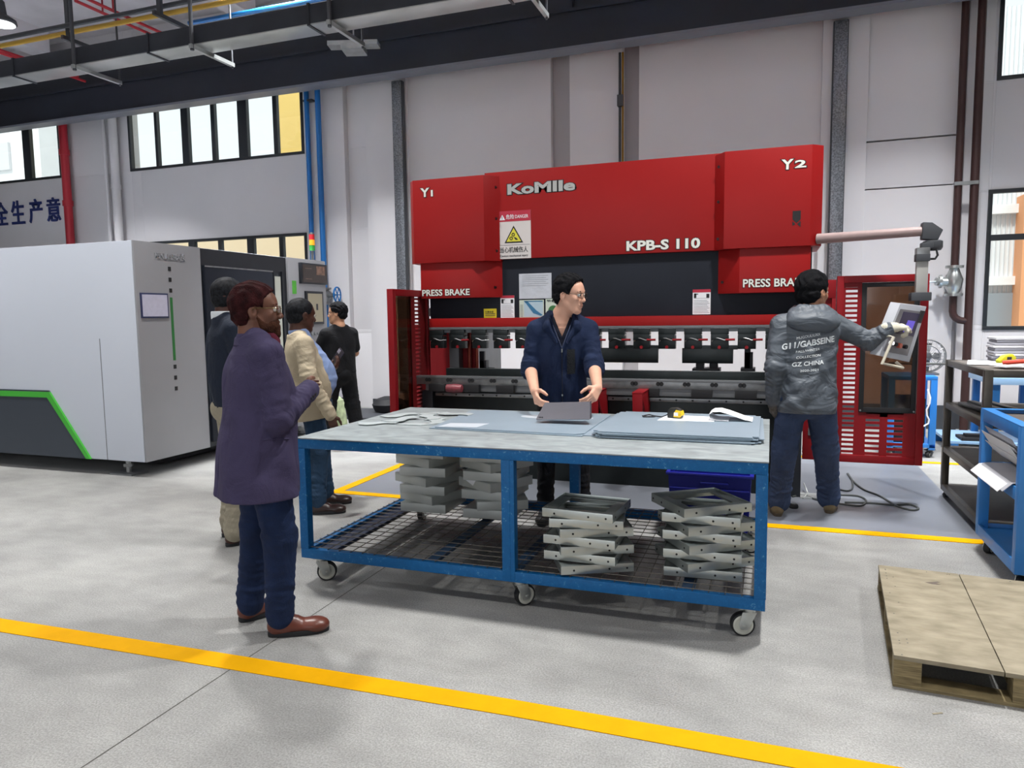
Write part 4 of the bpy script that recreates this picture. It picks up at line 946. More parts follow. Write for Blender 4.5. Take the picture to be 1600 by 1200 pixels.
for i in range(3): c = q0.lerp(q1, .06+.03*i)+Vector((0, -.003, .012)); mb.cyl(c, c+Vector((0, .002, 0)), .004, seg=8)
mb.build('punched_hole', M_rubber, hp)
# tape measure
tm = thing('tape_measure', 'black and yellow tape measure lying on the papers on the table', 'tape measure', (-.53, 4.42, ZB+.002))
c = Vector((-.53, 4.40, ZB+.0025))
mb = MB(); mb.M = Matrix.Translation(c) @ Matrix.Rotation(-.25, 4, 'Z')
mb.prism([(-.045, 0), (.04, 0), (.045, .02), (.038, .05), (.01, .062), (-.03, .058), (-.045, .035)], 'y', -.022, .022).build('case', mat('tape black', '#22221e', .5), tm, .005)
mb = MB(); mb.M = Matrix.Translation(c) @ Matrix.Rotation(-.25, 4, 'Z')
mb.prism([(-.005, .006), (.036, .004), (.047, .02), (.04, .046), (.01, .05), (-.004, .03)], 'y', -.026, .026).build('yellow_shell', mat('tape yellow', '#e8c21c', .45), tm, .004)
mb = MB(); mb.M = Matrix.Translation(c) @ Matrix.Rotation(-.25, 4, 'Z'); mb.box(.0, .025, -.0275, -.025, .015, .035).build('sticker', M_paper, tm)
MB().tube([c+Vector(v) for v in ((-.04, 0, .02), (-.08, -.01, .004), (-.12, .0, .006), (-.16, .01, .012), (-.20, .0, .004), (-.19, -.02, .003), (-.15, -.015, .003), (-.12, .0, .004))], .004, 6).build('strap', M_rubber, tm)
# papers
pp = thing('paper_booklet', 'open white booklet with a curled page on the sheet pile', 'booklet', (-.35, 4.4, ZB))
MB().prism([(-.62, 4.28), (-.30, 4.30), (-.30, 4.50), (-.60, 4.52)], 'z', ZB, ZB+.0015).build('left_page', M_paper, pp)
mb = MB(); prof = [(-.14, .002), (-.25, .0025), (-.30, .02), (-.305, .04), (-.28, .055), (-.24, .055), (-.19, .038), (-.14, .018), (-.10, .006), (-.06, .002)]
prof = [(-.22, .003), (-.29, .004), (-.325, .02), (-.33, .038), (-.31, .052), (-.27, .055), (-.22, .042), (-.17, .024), (-.13, .010), (-.09, .003)]
n = len(prof); vs = [(x, 4.32+.02*(i/n), ZB+zz) for i, (x, zz) in enumerate(prof)]+[(x, 4.52, ZB+zz) for x, zz in prof]
mb._add(vs+[(a, b, c+.0015) for a, b, c in vs], [(i, i+1, n+i+1, n+i) for i in range(n-1)]+[(2*n+i, 3*n+i, 3*n+i+1, 2*n+i+1) for i in range(n-1)]+[(i, 2*n+i, 2*n+i+1, i+1) for i in range(n-1)]+[(n+i, n+i+1, 3*n+i+1, 3*n+i) for i in range(n-1)])
mb.build('curled_page', M_paper, pp)

# ---- blue bin on the floor behind the table
bn = thing('plastic_bin', 'dark blue plastic bin on the floor behind the right end of the table', 'bin', (-.36, 5.0, 0))
bx0, bx1, by0, by1, bh = -.64, -.09, 4.84, 5.16, .445
mb = MB(); t = .006
pts = lambda s: [(bx0+s, by0+s), (bx1-s, by0+s), (bx1-s, by1-s), (bx0+s, by1-s)]
def hull(mb, a, z0, b, z1): mb._add([(p[0], p[1], z0) for p in a]+[(p[0], p[1], z1) for p in b], [(0, 1, 5, 4), (1, 2, 6, 5), (2, 3, 7, 6), (3, 0, 4, 7)])
hull(mb, pts(.03), .0, pts(.01), bh); hull(mb, pts(.036), .006, pts(.016), bh); mb._add([(p[0], p[1], 0) for p in pts(.03)], [(0, 3, 2, 1)])
M_bin = mat('cobalt plastic', '#141c8c', .35)
mb.build('bin_body', M_bin, bn)
MB().box(bx0-.005, bx1+.005, by0-.005, by0+.02, bh-.02, bh).box(bx0-.005, bx1+.005, by1-.02, by1+.005, bh-.02, bh).box(bx0-.005, bx0+.02, by0+.02, by1-.02, bh-.02, bh).box(bx1-.02, bx1+.005, by0+.02, by1-.02, bh-.02, bh).build('rim', M_bin, bn, .003)
MB().box(bx0+.02, bx1-.02, by0+.0, by0+.02, bh-.115, bh-.1).build('rib', M_bin, bn, .003)
MB().box(-.42, -.24, by0-.002, by0+.02, bh-.07, bh-.055).build('grip_lip', M_bin, bn, .002)

# ---- plywood pallet
pl = thing('pallet', 'low pallet with stained plywood top in the right foreground', 'pallet', (.5, 3.12, 0))
R = Matrix.Translation((.487, 3.122, 0)) @ Matrix.Rotation(-.075, 4, 'Z')
def pbx(nm, m, b=.002, *bx):
    mb = MB(); mb.M = R
    for q in bx: mb.box(*q)
    return mb.build(nm, m, pl, b)
pbx('deck', M_ply, .002, (0, .372, 0, 1.13, .112, .13)); pbx('deck', M_ply, .002, (.376, 1.2, 0, 1.13, .112, .1295))
for x in (0, .40, .80, 1.10):
    for y in (0, .52, 1.03): pbx('block', M_plyd, .002, (x+.002, x+.10, y+.002, y+.10, .016, .112))
for x in (0, .42, .82, 1.10): pbx('bottom_board', M_plyd, .001, (x, x+.1, 0, 1.13, 0, .016))
pbx('bottom_board', M_plyd, .001, (0, 1.2, -.002, .1, 0, .015))
mb = MB(); mb.M = R; rn = random.Random(5)
for i in range(26): xx, yy = (rn.choice((.03, .06)), rn.random()*1.1) if i < 16 else (rn.random()*1.1, 1.1); mb.cyl((xx, yy, .13), (xx, yy, .1305), .003, seg=6)
mb.build('nail_heads', M_base, pl)
mb = MB(); mb.M = R; mb.prism([(.20, .93), (.235, .95), (.26, .965), (.27, .955), (.25, .94), (.27, .925), (.255, .915), (.23, .915)], 'z', .13, .1303); mb.build('stain', mat('dark stain', '#5e544c', .7), pl)
ch = MB(); ch.M = Matrix.Translation(at(1465, 1115, Z=0)) @ Matrix.Rotation(.5, 4, 'Z'); ch.box(-.02, .02, -.004, .004, .0005, .002)
tag(ch.build('wood_chip', M_ply, None), 'tiny wood sliver on the floor in front of the pallet', 'wood chip')

# ---- dark steel trolley
M_dst = mat('oiled raw steel', '#4c4842', .4, .55, var=.2, vscale=8)
M_board = mat('greasy shelf board', '#57504b', .6, var=.15, vscale=5)
tr = thing('shelf_trolley', 'dark raw steel four shelf trolley with papers on top at the right', 'trolley', (1.75, 6.0, 0))
sx0, sx1, sy0, sy1 = 1.32, 2.25, 5.46, 6.6
for i, zz in enumerate((.10, .41, .765, 1.10)):
    mb = MB().box(sx0, sx1, sy0, sy0+.04, zz-.045, zz).box(sx0, sx1, sy1-.04, sy1, zz-.045, zz).box(sx0, sx0+.04, sy0+.04, sy1-.04, zz-.045, zz).box(sx1-.04, sx1, sy0+.04, sy1-.04, zz-.045, zz)
    mb.build('shelf_frame', M_dst, tr, .002)
    MB().box(sx0+.04, sx1-.04, sy0+.04, sy1-.04, zz-.012, zz-.002).build('shelf', M_board, tr)
for x in (sx0-.003, sx1-.047):
    for y in (sy0-.003, sy1-.047): MB().box(x, x+.05, y, y+.05, .09, 1.103).build('leg', M_dst, tr, .003)
for x in (sx0+.06, sx1-.06):
    for y in (sy0+.06, sy1-.06): caster(tr, x, y, .056, .4, r=.024, m=M_base)
# things on it
o = MB().prism([(1.34, 6.02), (1.75, 5.9), (1.85, 6.3), (1.45, 6.5)], 'z', 1.103, 1.105).build('paper_sheet', M_paper, None); tag(o, 'white paper sheet on the far left corner of the dark trolley', 'paper')
mb = MB(); rn = random.Random(9)
for i in range(9):
    x, y = 1.45+rn.random()*.55, 5.6+rn.random()*.4; a = rn.random()*3
    o = MB(); o.M = Matrix.Translation((x, y, 1.101+.0018*i)) @ Matrix.Rotation(a, 4, 'Z'); o.box(-.09, .09, -.06, .06, .0002, .0016)
    o = o.build('paper_scrap', mat('paper scrap %d' % (i % 3), ('#c9c9cc', '#8d8f94', '#e3e4e6')[i % 3], .6), None); tag(o, 'scattered printed sheet in the loose pile on top of the dark trolley', 'paper', 'loose sheets on the dark trolley')
ty = thing('tape_measure', 'bright yellow tape measure on the dark trolley at the right edge', 'tape measure', (1.87, 5.9, 1.12))
pt = at(1573, 549, Y=5.95)
mb = MB(); mb.M = Matrix.Translation((pt.x, 5.95, 1.119)) @ Matrix.Rotation(.3, 4, 'Z')
mb.prism([(-.06, .0), (.045, .01), (.055, .04), (.03, .065), (-.02, .055), (-.06, .02)], 'y', -.025, .025).build('case', mat('neon yellow', '#d9e030', .45), ty, .006)
mb = MB(); mb.M = Matrix.Translation((pt.x, 5.95, 1.119)) @ Matrix.Rotation(.3, 4, 'Z'); mb.box(-.01, .02, -.027, -.024, .025, .045).build('badge', M_base, ty)
o = MB().tube([(pt.x-.04, 5.88, 1.125), (pt.x+.1, 5.86, 1.14), (pt.x+.3, 5.85, 1.16)], .016, 8).build('red_handle', mat('handle red', '#d8442e', .4), None); tag(o, 'red handled tool lying beside the yellow tape measure', 'tool')
# stack of folders on the window side cabinet
cbn = thing('side_table', 'pale blue steel table behind the dark trolley', 'table', (2.5, 8.9, 0))
MB().box(2.12, 3.1, 8.55, 9.45, .73, .80).build('table_top', mat('pale blue top', '#8fb4d8', .4), cbn, .004)
MB().box(1.78, 3.05, 8.6, 9.4, .1, .13).build('lower_shelf', mat('pale blue top', '#8fb4d8', .4), cbn, .003)
for x in (1.80, 2.15, 2.6, 3.0):
    for y in (8.6, 9.35): MB().box(x, x+.07, y, y+.06, .0, .73 if x > 2 else .1).build('leg', M_blue, cbn, .003)
o = MB().box(1.9, 2.3, 8.62, 8.9, .131, .16).box(1.95, 2.25, 8.7, 8.8, .16, .19).build('tool_tray', M_rubber, None); tag(o, 'black flat tool tray on the lower shelf of the pale blue table', 'tray')
sp0 = at(1551, 555, Y=8.1); hz = [.0]
fx = at(1551, 540, Y=6.4).x; zz = 1.103; rn = random.Random(2); i = 0
while zz < 1.103+.175:
    h = .0205; a = rn.uniform(-.05, .05)
    o = MB(); o.M = Matrix.Translation((fx+.125+rn.uniform(-.01, .01), 6.47, zz)) @ Matrix.Rotation(a, 4, 'Z'); o.box(-.12, .12, -.1, .1, .001, h-.002)
    o = o.build('folder', mat('folder grey %d' % (i % 3), ('#9a9aa2', '#75757d', '#c2c2c6')[i % 3], .6), None, .003); tag(o, 'grey folder in the left pile at the back of the dark trolley', 'folder', 'left folder pile on the dark trolley')
    o = MB(); o.M = Matrix.Translation((fx+.40, 6.47, zz)) @ Matrix.Rotation(-a, 4, 'Z'); o.box(-.13, .13, -.1, .1, .001, h-.002)
    o = o.build('folder', mat('folder violet %d' % (i % 3), ('#8d8a98', '#6f6c80', '#b9b4bc')[i % 3], .6), None, .003); tag(o, 'violet grey folder in the right pile at the back of the dark trolley', 'folder', 'right folder pile on the dark trolley')
    zz += h; i += 1
# things lying on the middle shelves
def bars(nm, lab, cat, m, x, y, z, n_, L_, w_, a, group):
    for i in range(n_):
        o = MB(); o.M = Matrix.Translation((x+i*w_*1.15, y, z)) @ Matrix.Rotation(a, 4, 'Z'); o.box(-w_/2, w_/2, -L_/2, L_/2, .001, .03+.012*(i % 2))
        tag(o.build(nm, m, None, .002), lab, cat, group)
bars('press_tool', 'dark steel press tool lying on the second shelf from the top of the dark trolley', 'tool', M_grn, 1.42, 6.1, .765, 4, .5, .05, .12, 'press tools on the upper shelf')
bars('press_tool', 'dark steel tool block near the front of the second shelf from the top', 'tool', M_dst, 1.70, 5.66, .765, 3, .22, .06, .1, 'tool blocks on the upper shelf')
bars('copper_plate', 'coppery plate at the front of the second shelf of the dark trolley', 'plate', mat('copper plate', '#a8785e', .4, .5), 1.93, 5.75, .81, 1, .2, .1, .5, None)

# ---- blue trolley at the right edge
bt = thing('blue_trolley', 'bright blue two shelf trolley cut off by the right edge of the photo', 'trolley', (1.6, 4.8, 0))
M_bt = mat('trolley blue', '#2f78bd', .4, var=.06, vscale=6)
bx0, bx1, by0, by1 = 1.24, 1.95, 4.40, 5.18
for zz, nm in ((.885, 'top_frame'), (.555, 'middle_frame'), (.165, 'bottom_frame')):
    h = .07
    MB().box(bx0, bx1, by0, by0+.012, zz-h, zz).box(bx0, bx1, by1-.012, by1, zz-h, zz).box(bx0, bx0+.012, by0+.012, by1-.012, zz-h, zz).box(bx1-.012, bx1, by0+.012, by1-.012, zz-h, zz).build(nm, M_bt, bt, .002)
    MB().box(bx0+.012, bx1-.012, by0+.012, by1-.012, zz-.03, zz-.024).build('shelf', M_board if zz > .5 else M_bt, bt)
MB().box(bx0, bx0+.06, by0+.05, by1-.05, .8855, .889).box(bx0, bx1, by1-.05, by1, .8855, .889).box(bx0, bx1, by0, by0+.05, .8855, .889).build('top_lip', M_bt, bt)
for x, y in ((bx0, by0), (bx0, by1-.05), (bx1-.05, by0), (bx1-.05, by1-.05)):
    MB().box(x-.001, x+.055, y-.001, y+.055, .1, .882).build('leg', M_bt, bt, .003)
for x in (bx0+.07, bx1-.08):
    for y in (by0+.08, by1-.08): caster(bt, x, y, .095, .9, r=.038, m=M_galv)
for i in range(8):
    rn = random.Random(20+i)
    n = 12; vs = []
    w0 = .52+rn.uniform(-.06, .06); dx = rn.uniform(-.02, .03); dy = rn.uniform(-.03, .03); zz0 = .5565+i*.006
    for k in range(n):
        t = k/(n-1); x = 1.225+dx+t*.5; z_ = zz0+((.5+.12*i)*max(0, .34-t)**1.8 if i > 2 else 0)
        if i < 3: x -= .02*(3-i); z_ = zz0-.5*max(0, .10-t)
        vs.append((x, 4.52+dy, z_)); 
    m2 = [(x, y+w0, z_) for x, y, z_ in vs]
    mb = MB(); mb._add(vs+m2+[(a, b, c+.003) for a, b, c in vs+m2], [(k, k+1, n+k+1, n+k) for k in range(n-1)]+[(2*n+k, 3*n+k, 3*n+k+1, 2*n+k+1) for k in range(n-1)]+[(k, 2*n+k, 2*n+k+1, k+1) for k in range(n-1)]+[(n+k, n+k+1, 3*n+k+1, 3*n+k) for k in range(n-1)]+[(0, n, 3*n, 2*n), (n-1, 3*n-1, 4*n-1, 2*n-1)])
    o = mb.build('drawing_sheets', mat('drawing paper %d' % (i % 3), ('#d9dadd', '#8e8f96', '#a9aab0')[i % 3], .6), None)
    tag(o, 'curled drawing sheet in the pile on the middle shelf of the blue trolley', 'paper', 'curled drawings on the blue trolley')
for i in range(4):
    o = MB(); o.M = Matrix.Translation((1.50+.07*i, 4.78, .142)) @ Matrix.Rotation(.35, 4, 'Z'); o.box(-.03, .03, -.17, .17, 0, .05).box(-.015, .015, -.17, .17, .05, .075)
    tag(o.build('press_tool', mat('rusty dark steel', '#2a1f1c', .6, .3, var=.3, vscale=20), None, .003), 'rusty dark tool bar on the bottom shelf of the blue trolley', 'tool', 'tool bars on the bottom shelf')

# ---- blue stand with the fan behind the guard door
st = thing('blue_stand', 'narrow bright blue welding stand behind the right edge of the red guard door', 'stand', (1.5, 8.3, 0))
q = at(1455, 690, Z=0)
M_b3 = mat('stand blue', '#2a80d8', .4)
sx = at(1448, 600, Y=8.3).x; 
for x, y in ((sx-.35, 8.25), (sx+.03, 8.25), (sx-.35, 8.75), (sx+.03, 8.75)): MB().box(x, x+.06, y, y+.06, .08, .80).build('leg', M_b3, st, .004)
MB().box(sx-.35, sx+.09, 8.25, 8.81, .79, .83).build('top', M_b3, st, .004)
MB().box(sx-.35, sx+.09, 8.25, 8.81, .10, .14).build('base', M_b3, st, .004)
MB().box(sx-.3, sx+.0, 8.3, 8.7, .14, .6).build('welder_case', M_rubber, st, .01)
MB().tube([(sx+.0, 8.24, .70), (sx+.02, 8.21, .62), (sx+.015, 8.2, .56), (sx-.01, 8.2, .5), (sx-.005, 8.2, .44), (sx+.015, 8.2, .40), (sx+.01, 8.2, .36), (sx-.03, 8.2, .33)], .008, 6).build('hose', M_paper, st)
for x in (sx-.3, sx+.05): caster(st, x, 8.3, .08, 1, r=.03, m=M_base)
fn = thing('fan', 'grey wheel shaped fan standing on the blue stand beside the guard door', 'fan', (sx, 8.5, .83))
c = Vector((at(1449, 555, Y=8.5).x, 8.5, at(1449, 556, Y=8.5).z)); Rr = .17
mb = MB()
for rr, y in ((Rr, 0), (Rr*.97, -.04), (Rr*.97, .04), (Rr*.62, -.05)): mb.tube([(c.x+rr*math.cos(t), c.y+y, c.z+rr*math.sin(t)) for t in np.linspace(0, 2*math.pi, 33)[:-1]], .006, 6, closed=True)
for k in range(24): t = 2*math.pi*k/24; mb.cyl((c.x+.03*math.cos(t), c.y-.055, c.z+.03*math.sin(t)), (c.x+Rr*math.cos(t), c.y-.01, c.z+Rr*math.sin(t)), .0025, seg=4)
mb.build('grille', mat('fan grey', '#8f9192', .4, .4), fn)
MB().lathe([(.005, -.05), (.04, -.045), (.05, .06), (.01, .09)], c, 'y', 16).build('motor', M_midg, fn)
mb = MB()
for k in range(4): mb.M = Matrix.Translation(c) @ Matrix.Rotation(k*math.pi/2, 4, 'Y') @ Matrix.Rotation(.4, 4, 'Z'); mb.prism([(.03, -.02), (.14, -.05), (.15, .03), (.03, .03)], 'y', -.003, .003)
mb.build('blade', M_midg, fn)
MB().box(c.x-.02, c.x+.02, 8.51, 8.55, .83, c.z).box(c.x-.1, c.x+.1, 8.42, 8.6, .83, .85).build('stand_foot', M_midg, fn)
q_ = at(1480, 570, Y=8.0); q2_ = at(1425, 578, Y=8.0)
o = MB().cyl((1.335, 6.62, 1.065), (1.0, 7.2, 1.03), .01, seg=8).build('steel_rod', M_galv, None); tag(o, 'thin bright rod sticking out from the dark trolley toward the red door', 'rod')

# ---- cables on the floor by the press
def cable(pts, lab, m=M_rubber, r=.008):
    P3 = [at(px, py, Z=.009) for px, py in pts]; out = []
    for i in range(len(P3)-1):
        p0, p1, p2, p3 = P3[max(0, i-1)], P3[i], P3[i+1], P3[min(len(P3)-1, i+2)]
        for k in range(5):
            t = k/5; out.append(.5*((2*p1)+(p2-p0)*t+(2*p0-5*p1+4*p2-p3)*t*t+(3*p1-p0-3*p2+p3)*t**3))
    out.append(P3[-1]); return tag(MB().tube(out, r, 8).build('cable', m, None), lab, 'cable', 'cables on the floor')
mc = mat('dark cable', '#3c3f3e', .5)
cable([(1238, 776), (1255, 774), (1280, 782), (1320, 788), (1345, 790), (1353, 782), (1340, 775), (1310, 773), (1290, 772)], 'long black floor cable looping between the boots', mc)
cable([(1325, 740), (1333, 752), (1350, 765), (1375, 775), (1400, 790), (1425, 797), (1435, 794), (1420, 788), (1398, 789), (1360, 786), (1320, 785)], 'black floor cable with a loop reaching right below the guard door', mc)
cable([(1324, 740), (1331, 750), (1332, 762), (1325, 767), (1312, 765)], 'short black cable bent under the guard door', mc)
pdl = thing('foot_pedal', 'small dark coiled connector on the floor beside the left boot', 'foot switch', at(1240, 792, Z=0))
c = at(1240, 794, Z=0); MB().lathe([(.03, 0), (.035, .012), (.03, .03), (.012, .034)], c).cyl(c+Vector((-.05, .03, .015)), c+Vector((0, 0, .02)), .012, seg=8).build('housing', M_rubber, pdl)
MB().lathe([(.016, .034), (.016, .036)], c).build('cap', M_galv, pdl)
o = MB().tube([(at(1255, 780, Z=0)+Vector((0, 0, .006))), at(1262, 770, Z=.03), at(1256, 755, Z=.05)], .006, 8).build('cable', mat('grey white cable', '#a5a7a6', .5), None); tag(o, 'short white cable beside the black machine foot', 'cable')
# ================================================================ people: smooth-union volumes turned into one skin
F32 = np.float32
def surf_nets(D, org, h):
    """naive surface nets: one quad mesh from the zero level of D"""
    S = D < 0
    nx, ny, nz = D.shape
    c = np.zeros((nx-1, ny-1, nz-1), np.int8)
    for i in (0, 1):
        for j in (0, 1):
            for k in (0, 1): c += S[i:nx-1+i, j:ny-1+j, k:nz-1+k]
    idx = np.argwhere((c > 0) & (c < 8))
    I, J, K = idx.T
    acc = np.zeros((len(idx), 3)); cnt = np.zeros(len(idx))
    cor = [(i, j, k) for i in (0, 1) for j in (0, 1) for k in (0, 1)]
    for a in cor:
        for ax in range(3):
            if a[ax]: continue
            b = list(a); b[ax] = 1
            da = D[I+a[0], J+a[1], K+a[2]]; db = D[I+b[0], J+b[1], K+b[2]]
            mk = (da < 0) != (db < 0)
            t = np.where(mk, da/np.where(mk, da-db, 1), 0)
            p = np.array(a, float)[None].repeat(len(idx), 0); p[:, ax] = t
            acc[mk] += p[mk]; cnt += mk
    V = (idx+acc/np.maximum(cnt, 1)[:, None])*h+np.array(org)
    vid = -np.ones(c.shape, np.int64); vid[I, J, K] = np.arange(len(idx))
    Q = []
    for ax in range(3):
        A = [slice(None)]*3; B_ = [slice(None)]*3; A[ax] = slice(0, -1); B_[ax] = slice(1, None)
        cr = S[tuple(A)] != S[tuple(B_)]
        e = np.argwhere(cr); u, v = [(1, 2), (2, 0), (0, 1)][ax]
        ok = (e[:, u] > 0) & (e[:, v] > 0) & (e[:, u] < D.shape[u]-1) & (e[:, v] < D.shape[v]-1); e = e[ok]
        def g(du, dv):
            q = e.copy(); q[:, u] += du; q[:, v] += dv; return vid[q[:, 0], q[:, 1], q[:, 2]]
        q = np.stack([g(-1, -1), g(0, -1), g(0, 0), g(-1, 0)], 1)
        fl = ~S[e[:, 0], e[:, 1], e[:, 2]]; q[fl] = q[fl][:, ::-1]
        Q.append(q[(q >= 0).all(1)])
    return V, np.concatenate(Q)
def nz3(X, Y, Z, f, s=0):
    return (np.sin(X*f*1.0+2.1*np.sin(Y*f*.7+s)+s)+np.sin(Y*f*1.13+1.9*np.sin(Z*f*.8+s*2)+1+s)+np.sin(Z*f*.93+2.0*np.sin(X*f*.9-s)+2+s))/3
class Vol:
    def __init__(s, h=.006, k=.02): s.h = h; s.k = k; s.P = []
    def _p(s, fn, lo, hi, k, op='+'): s.P.append((fn, np.array(lo, float), np.array(hi, float), s.k if k is None else k, op)); return s
    def cone(s, a, b, r0, r1, k=None, flat=None, fold=None, op='+'):
        a = np.array(a, F32); b = np.array(b, F32); ba = b-a; L2 = max(float(ba@ba), 1e-9); L = math.sqrt(L2)
        fn_n = None
        if flat is not None: nn = np.array(flat[0], F32); nn = nn/np.linalg.norm(nn); sc = flat[1]
        ref = np.cross(ba/L, [0.3, .2, .9]); ref = ref/np.linalg.norm(ref)
        def fn(X, Y, Z):
            px, py, pz = X-a[0], Y-a[1], Z-a[2]
            t0 = (px*ba[0]+py*ba[1]+pz*ba[2])/L2; t = np.clip(t0, 0, 1)
            qx, qy, qz = px-t*ba[0], py-t*ba[1], pz-t*ba[2]
            if flat is not None:
                dn = (qx*nn[0]+qy*nn[1]+qz*nn[2])*(1/sc-1); qx = qx+nn[0]*dn; qy = qy+nn[1]*dn; qz = qz+nn[2]*dn
            d = np.sqrt(qx*qx+qy*qy+qz*qz)-(r0+(r1-r0)*t)
            if fold is not None:
                amp, fr, ph = fold[:3]; pw = fold[3] if len(fold) > 3 else None
                an = (qx*ref[0]+qy*ref[1]+qz*ref[2])/max(r0, r1)
                wv = np.sin(t0*L*fr+1.6*an+2.2*np.sin(an*1.9+t0*L*fr*.23+ph)+ph)*(.45+.55*np.sin(an*2.6+ph*2.7+t0*L*fr*.41))+.5*np.sin(t0*L*fr*2.3-2.4*an+ph*1.7)*np.sin(an*3.1-ph)
                win = 1.0
                if pw is not None: win = np.exp(-((t0-pw[0])/pw[1])**2)+(.25)
                d = d-amp*win*wv
            return d*(min(1, flat[1]) if flat is not None else 1)
        R = max(r0, r1)*(max(1, flat[1]) if flat is not None else 1)+(abs(fold[0]) if fold else 0)
        return s._p(fn, np.minimum(a, b)-R, np.maximum(a, b)+R, k, op)
    def ell(s, c, r, R=None, k=None, op='+', nz=None):
        c = np.array(c, F32); r = np.array(r, F32); M = np.eye(3) if R is None else np.array(R, float)  # rows = local axes
        def fn(X, Y, Z):
            x, y, z = X-c[0], Y-c[1], Z-c[2]
            u = [(M[i, 0]*x+M[i, 1]*y+M[i, 2]*z) for i in range(3)]
            k0 = np.sqrt(sum((u[i]/r[i])**2 for i in range(3))); k1 = np.sqrt(sum((u[i]/r[i]**2)**2 for i in range(3)))
            d = k0*(k0-1)/np.maximum(k1, 1e-6)
            if nz: d = d+nz[0]*nz3(X, Y, Z, nz[1])
            return d
        m_ = float(r.max()); ext = np.sqrt(((M*r[:, None])**2).sum(0)) if R is not None else r
        return s._p(fn, c-ext, c+ext, k, op)
    def stack(s, fr, st, k=None, pw=2.3, fold=None, op='+'):
        """fr=(origin, F, L, U); st rows (u, cf, cl, half_lateral, half_depth)"""
        o, Fv, Lv, Uv = [np.array(v, F32) for v in fr]; st = np.array(sorted(st), float)
        if len(st) > 2:  # smooth the stations
            out = []
            for i in range(len(st)-1):
                p0, p1_, p2_, p3_ = st[max(0, i-1)], st[i], st[i+1], st[min(len(st)-1, i+2)]
                h_ = p2_[0]-p1_[0]; m1 = (p2_-p0)/max(1e-6, p2_[0]-p0[0])*h_; m2 = (p3_-p1_)/max(1e-6, p3_[0]-p1_[0])*h_
                for k_ in range(5):
                    t = k_/5; r_ = p1_*(2*t**3-3*t*t+1)+m1*(t**3-2*t*t+t)+p2_*(3*t*t-2*t**3)+m2*(t**3-t*t); r_[0] = p1_[0]+h_*t; out.append(r_)
            out.append(st[-1]); st = np.array(out)
        def fn(X, Y, Z):
            x, y, z = X-o[0], Y-o[1], Z-o[2]
            f = x*Fv[0]+y*Fv[1]+z*Fv[2]; l = x*Lv[0]+y*Lv[1]+z*Lv[2]; u = x*Uv[0]+y*Uv[1]+z*Uv[2]
            g = lambda i: np.interp(u, st[:, 0], st[:, i]).astype(F32)
            a = g(3); b = g(4); ff = np.abs(f-g(1))/b; ll = np.abs(l-g(2))/a
            q = (ff**pw+ll**pw)**(1/pw); d = (q-1)*np.minimum(a, b)
            if fold:
                an = np.arctan2(l, f)
                for am, f1, f2, ph in fold: d = d-am*np.sin(u*f1+an*f2+1.5*np.sin(u*f1*.37+an*f2*.6+ph)+ph)
            return np.maximum(d, np.maximum(st[0, 0]-u, u-st[-1, 0]))
        pts = []
        for r in st:
            for sf in (-1, 1):
                for sl in (-1, 1): pts.append(o+Fv*(r[1]+sf*(r[4]+.01))+Lv*(r[2]+sl*(r[3]+.01))+Uv*r[0])
        pts = np.array(pts); return s._p(fn, pts.min(0), pts.max(0), k, op)
    def cut(s, fn, lo, hi, k=.004): return s._p(fn, lo, hi, k, '-')
    def mesh(s):
        h = s.h; add = [p for p in s.P if p[4] == '+']
        lo = np.min([p[1] for p in add], 0)-4*h; hi = np.max([p[2] for p in add], 0)+4*h
        n = np.ceil((hi-lo)/h).astype(int)+1
        D = np.full(n, 1.0, F32); ax = [(lo[i]+h*np.arange(n[i])).astype(F32) for i in range(3)]
        for fn, a, b, k, op in s.P:
            m = k+3*h; i0 = np.maximum(0, np.floor((a-m-lo)/h).astype(int)); i1 = np.minimum(n, np.ceil((b+m-lo)/h).astype(int)+1)
            if (i1 <= i0).any(): continue
            sl = tuple(slice(i0[i], i1[i]) for i in range(3))
            X, Y, Z = ax[0][sl[0]][:, None, None], ax[1][sl[1]][None, :, None], ax[2][sl[2]][None, None, :]
            d = fn(X, Y, Z).astype(F32); e = D[sl]; kk = max(k, 1e-5)
            if op == '+':
                hh = np.clip(.5+.5*(e-d)/kk, 0, 1); D[sl] = e*(1-hh)+d*hh-kk*hh*(1-hh)
            else:
                hh = np.clip(.5-.5*(e+d)/kk, 0, 1); D[sl] = e*(1-hh)-d*hh+kk*hh*(1-hh)
        return surf_nets(D, lo, h)
    def build(s, name, m, parent, region=None, keep=True):
        V, Q = s.mesh()
        # drop stray islands smaller than 2% is left out on purpose: volumes are connected
        me = bpy.data.meshes.new(name)
        me.vertices.add(len(V)); me.vertices.foreach_set('co', V.astype(F32).ravel())
        me.loops.add(len(Q)*4); me.loops.foreach_set('vertex_index', Q.ravel().astype(np.int32))
        me.polygons.add(len(Q)); me.polygons.foreach_set('loop_start', np.arange(0, len(Q)*4, 4, dtype=np.int32))
        me.update(calc_edges=True)
        ms = m if isinstance(m, (list, tuple)) else [m]
        for x in ms: me.materials.append(x)
        if region is not None:
            C_ = V[Q].mean(1); me.polygons.foreach_set('material_index', region(C_).astype(np.int32))
        me.polygons.foreach_set('use_smooth', np.ones(len(Q), bool)); me.validate()
        o = link(name, me, parent)
        KIDS.setdefault(parent.name, []).append(o)
        return o

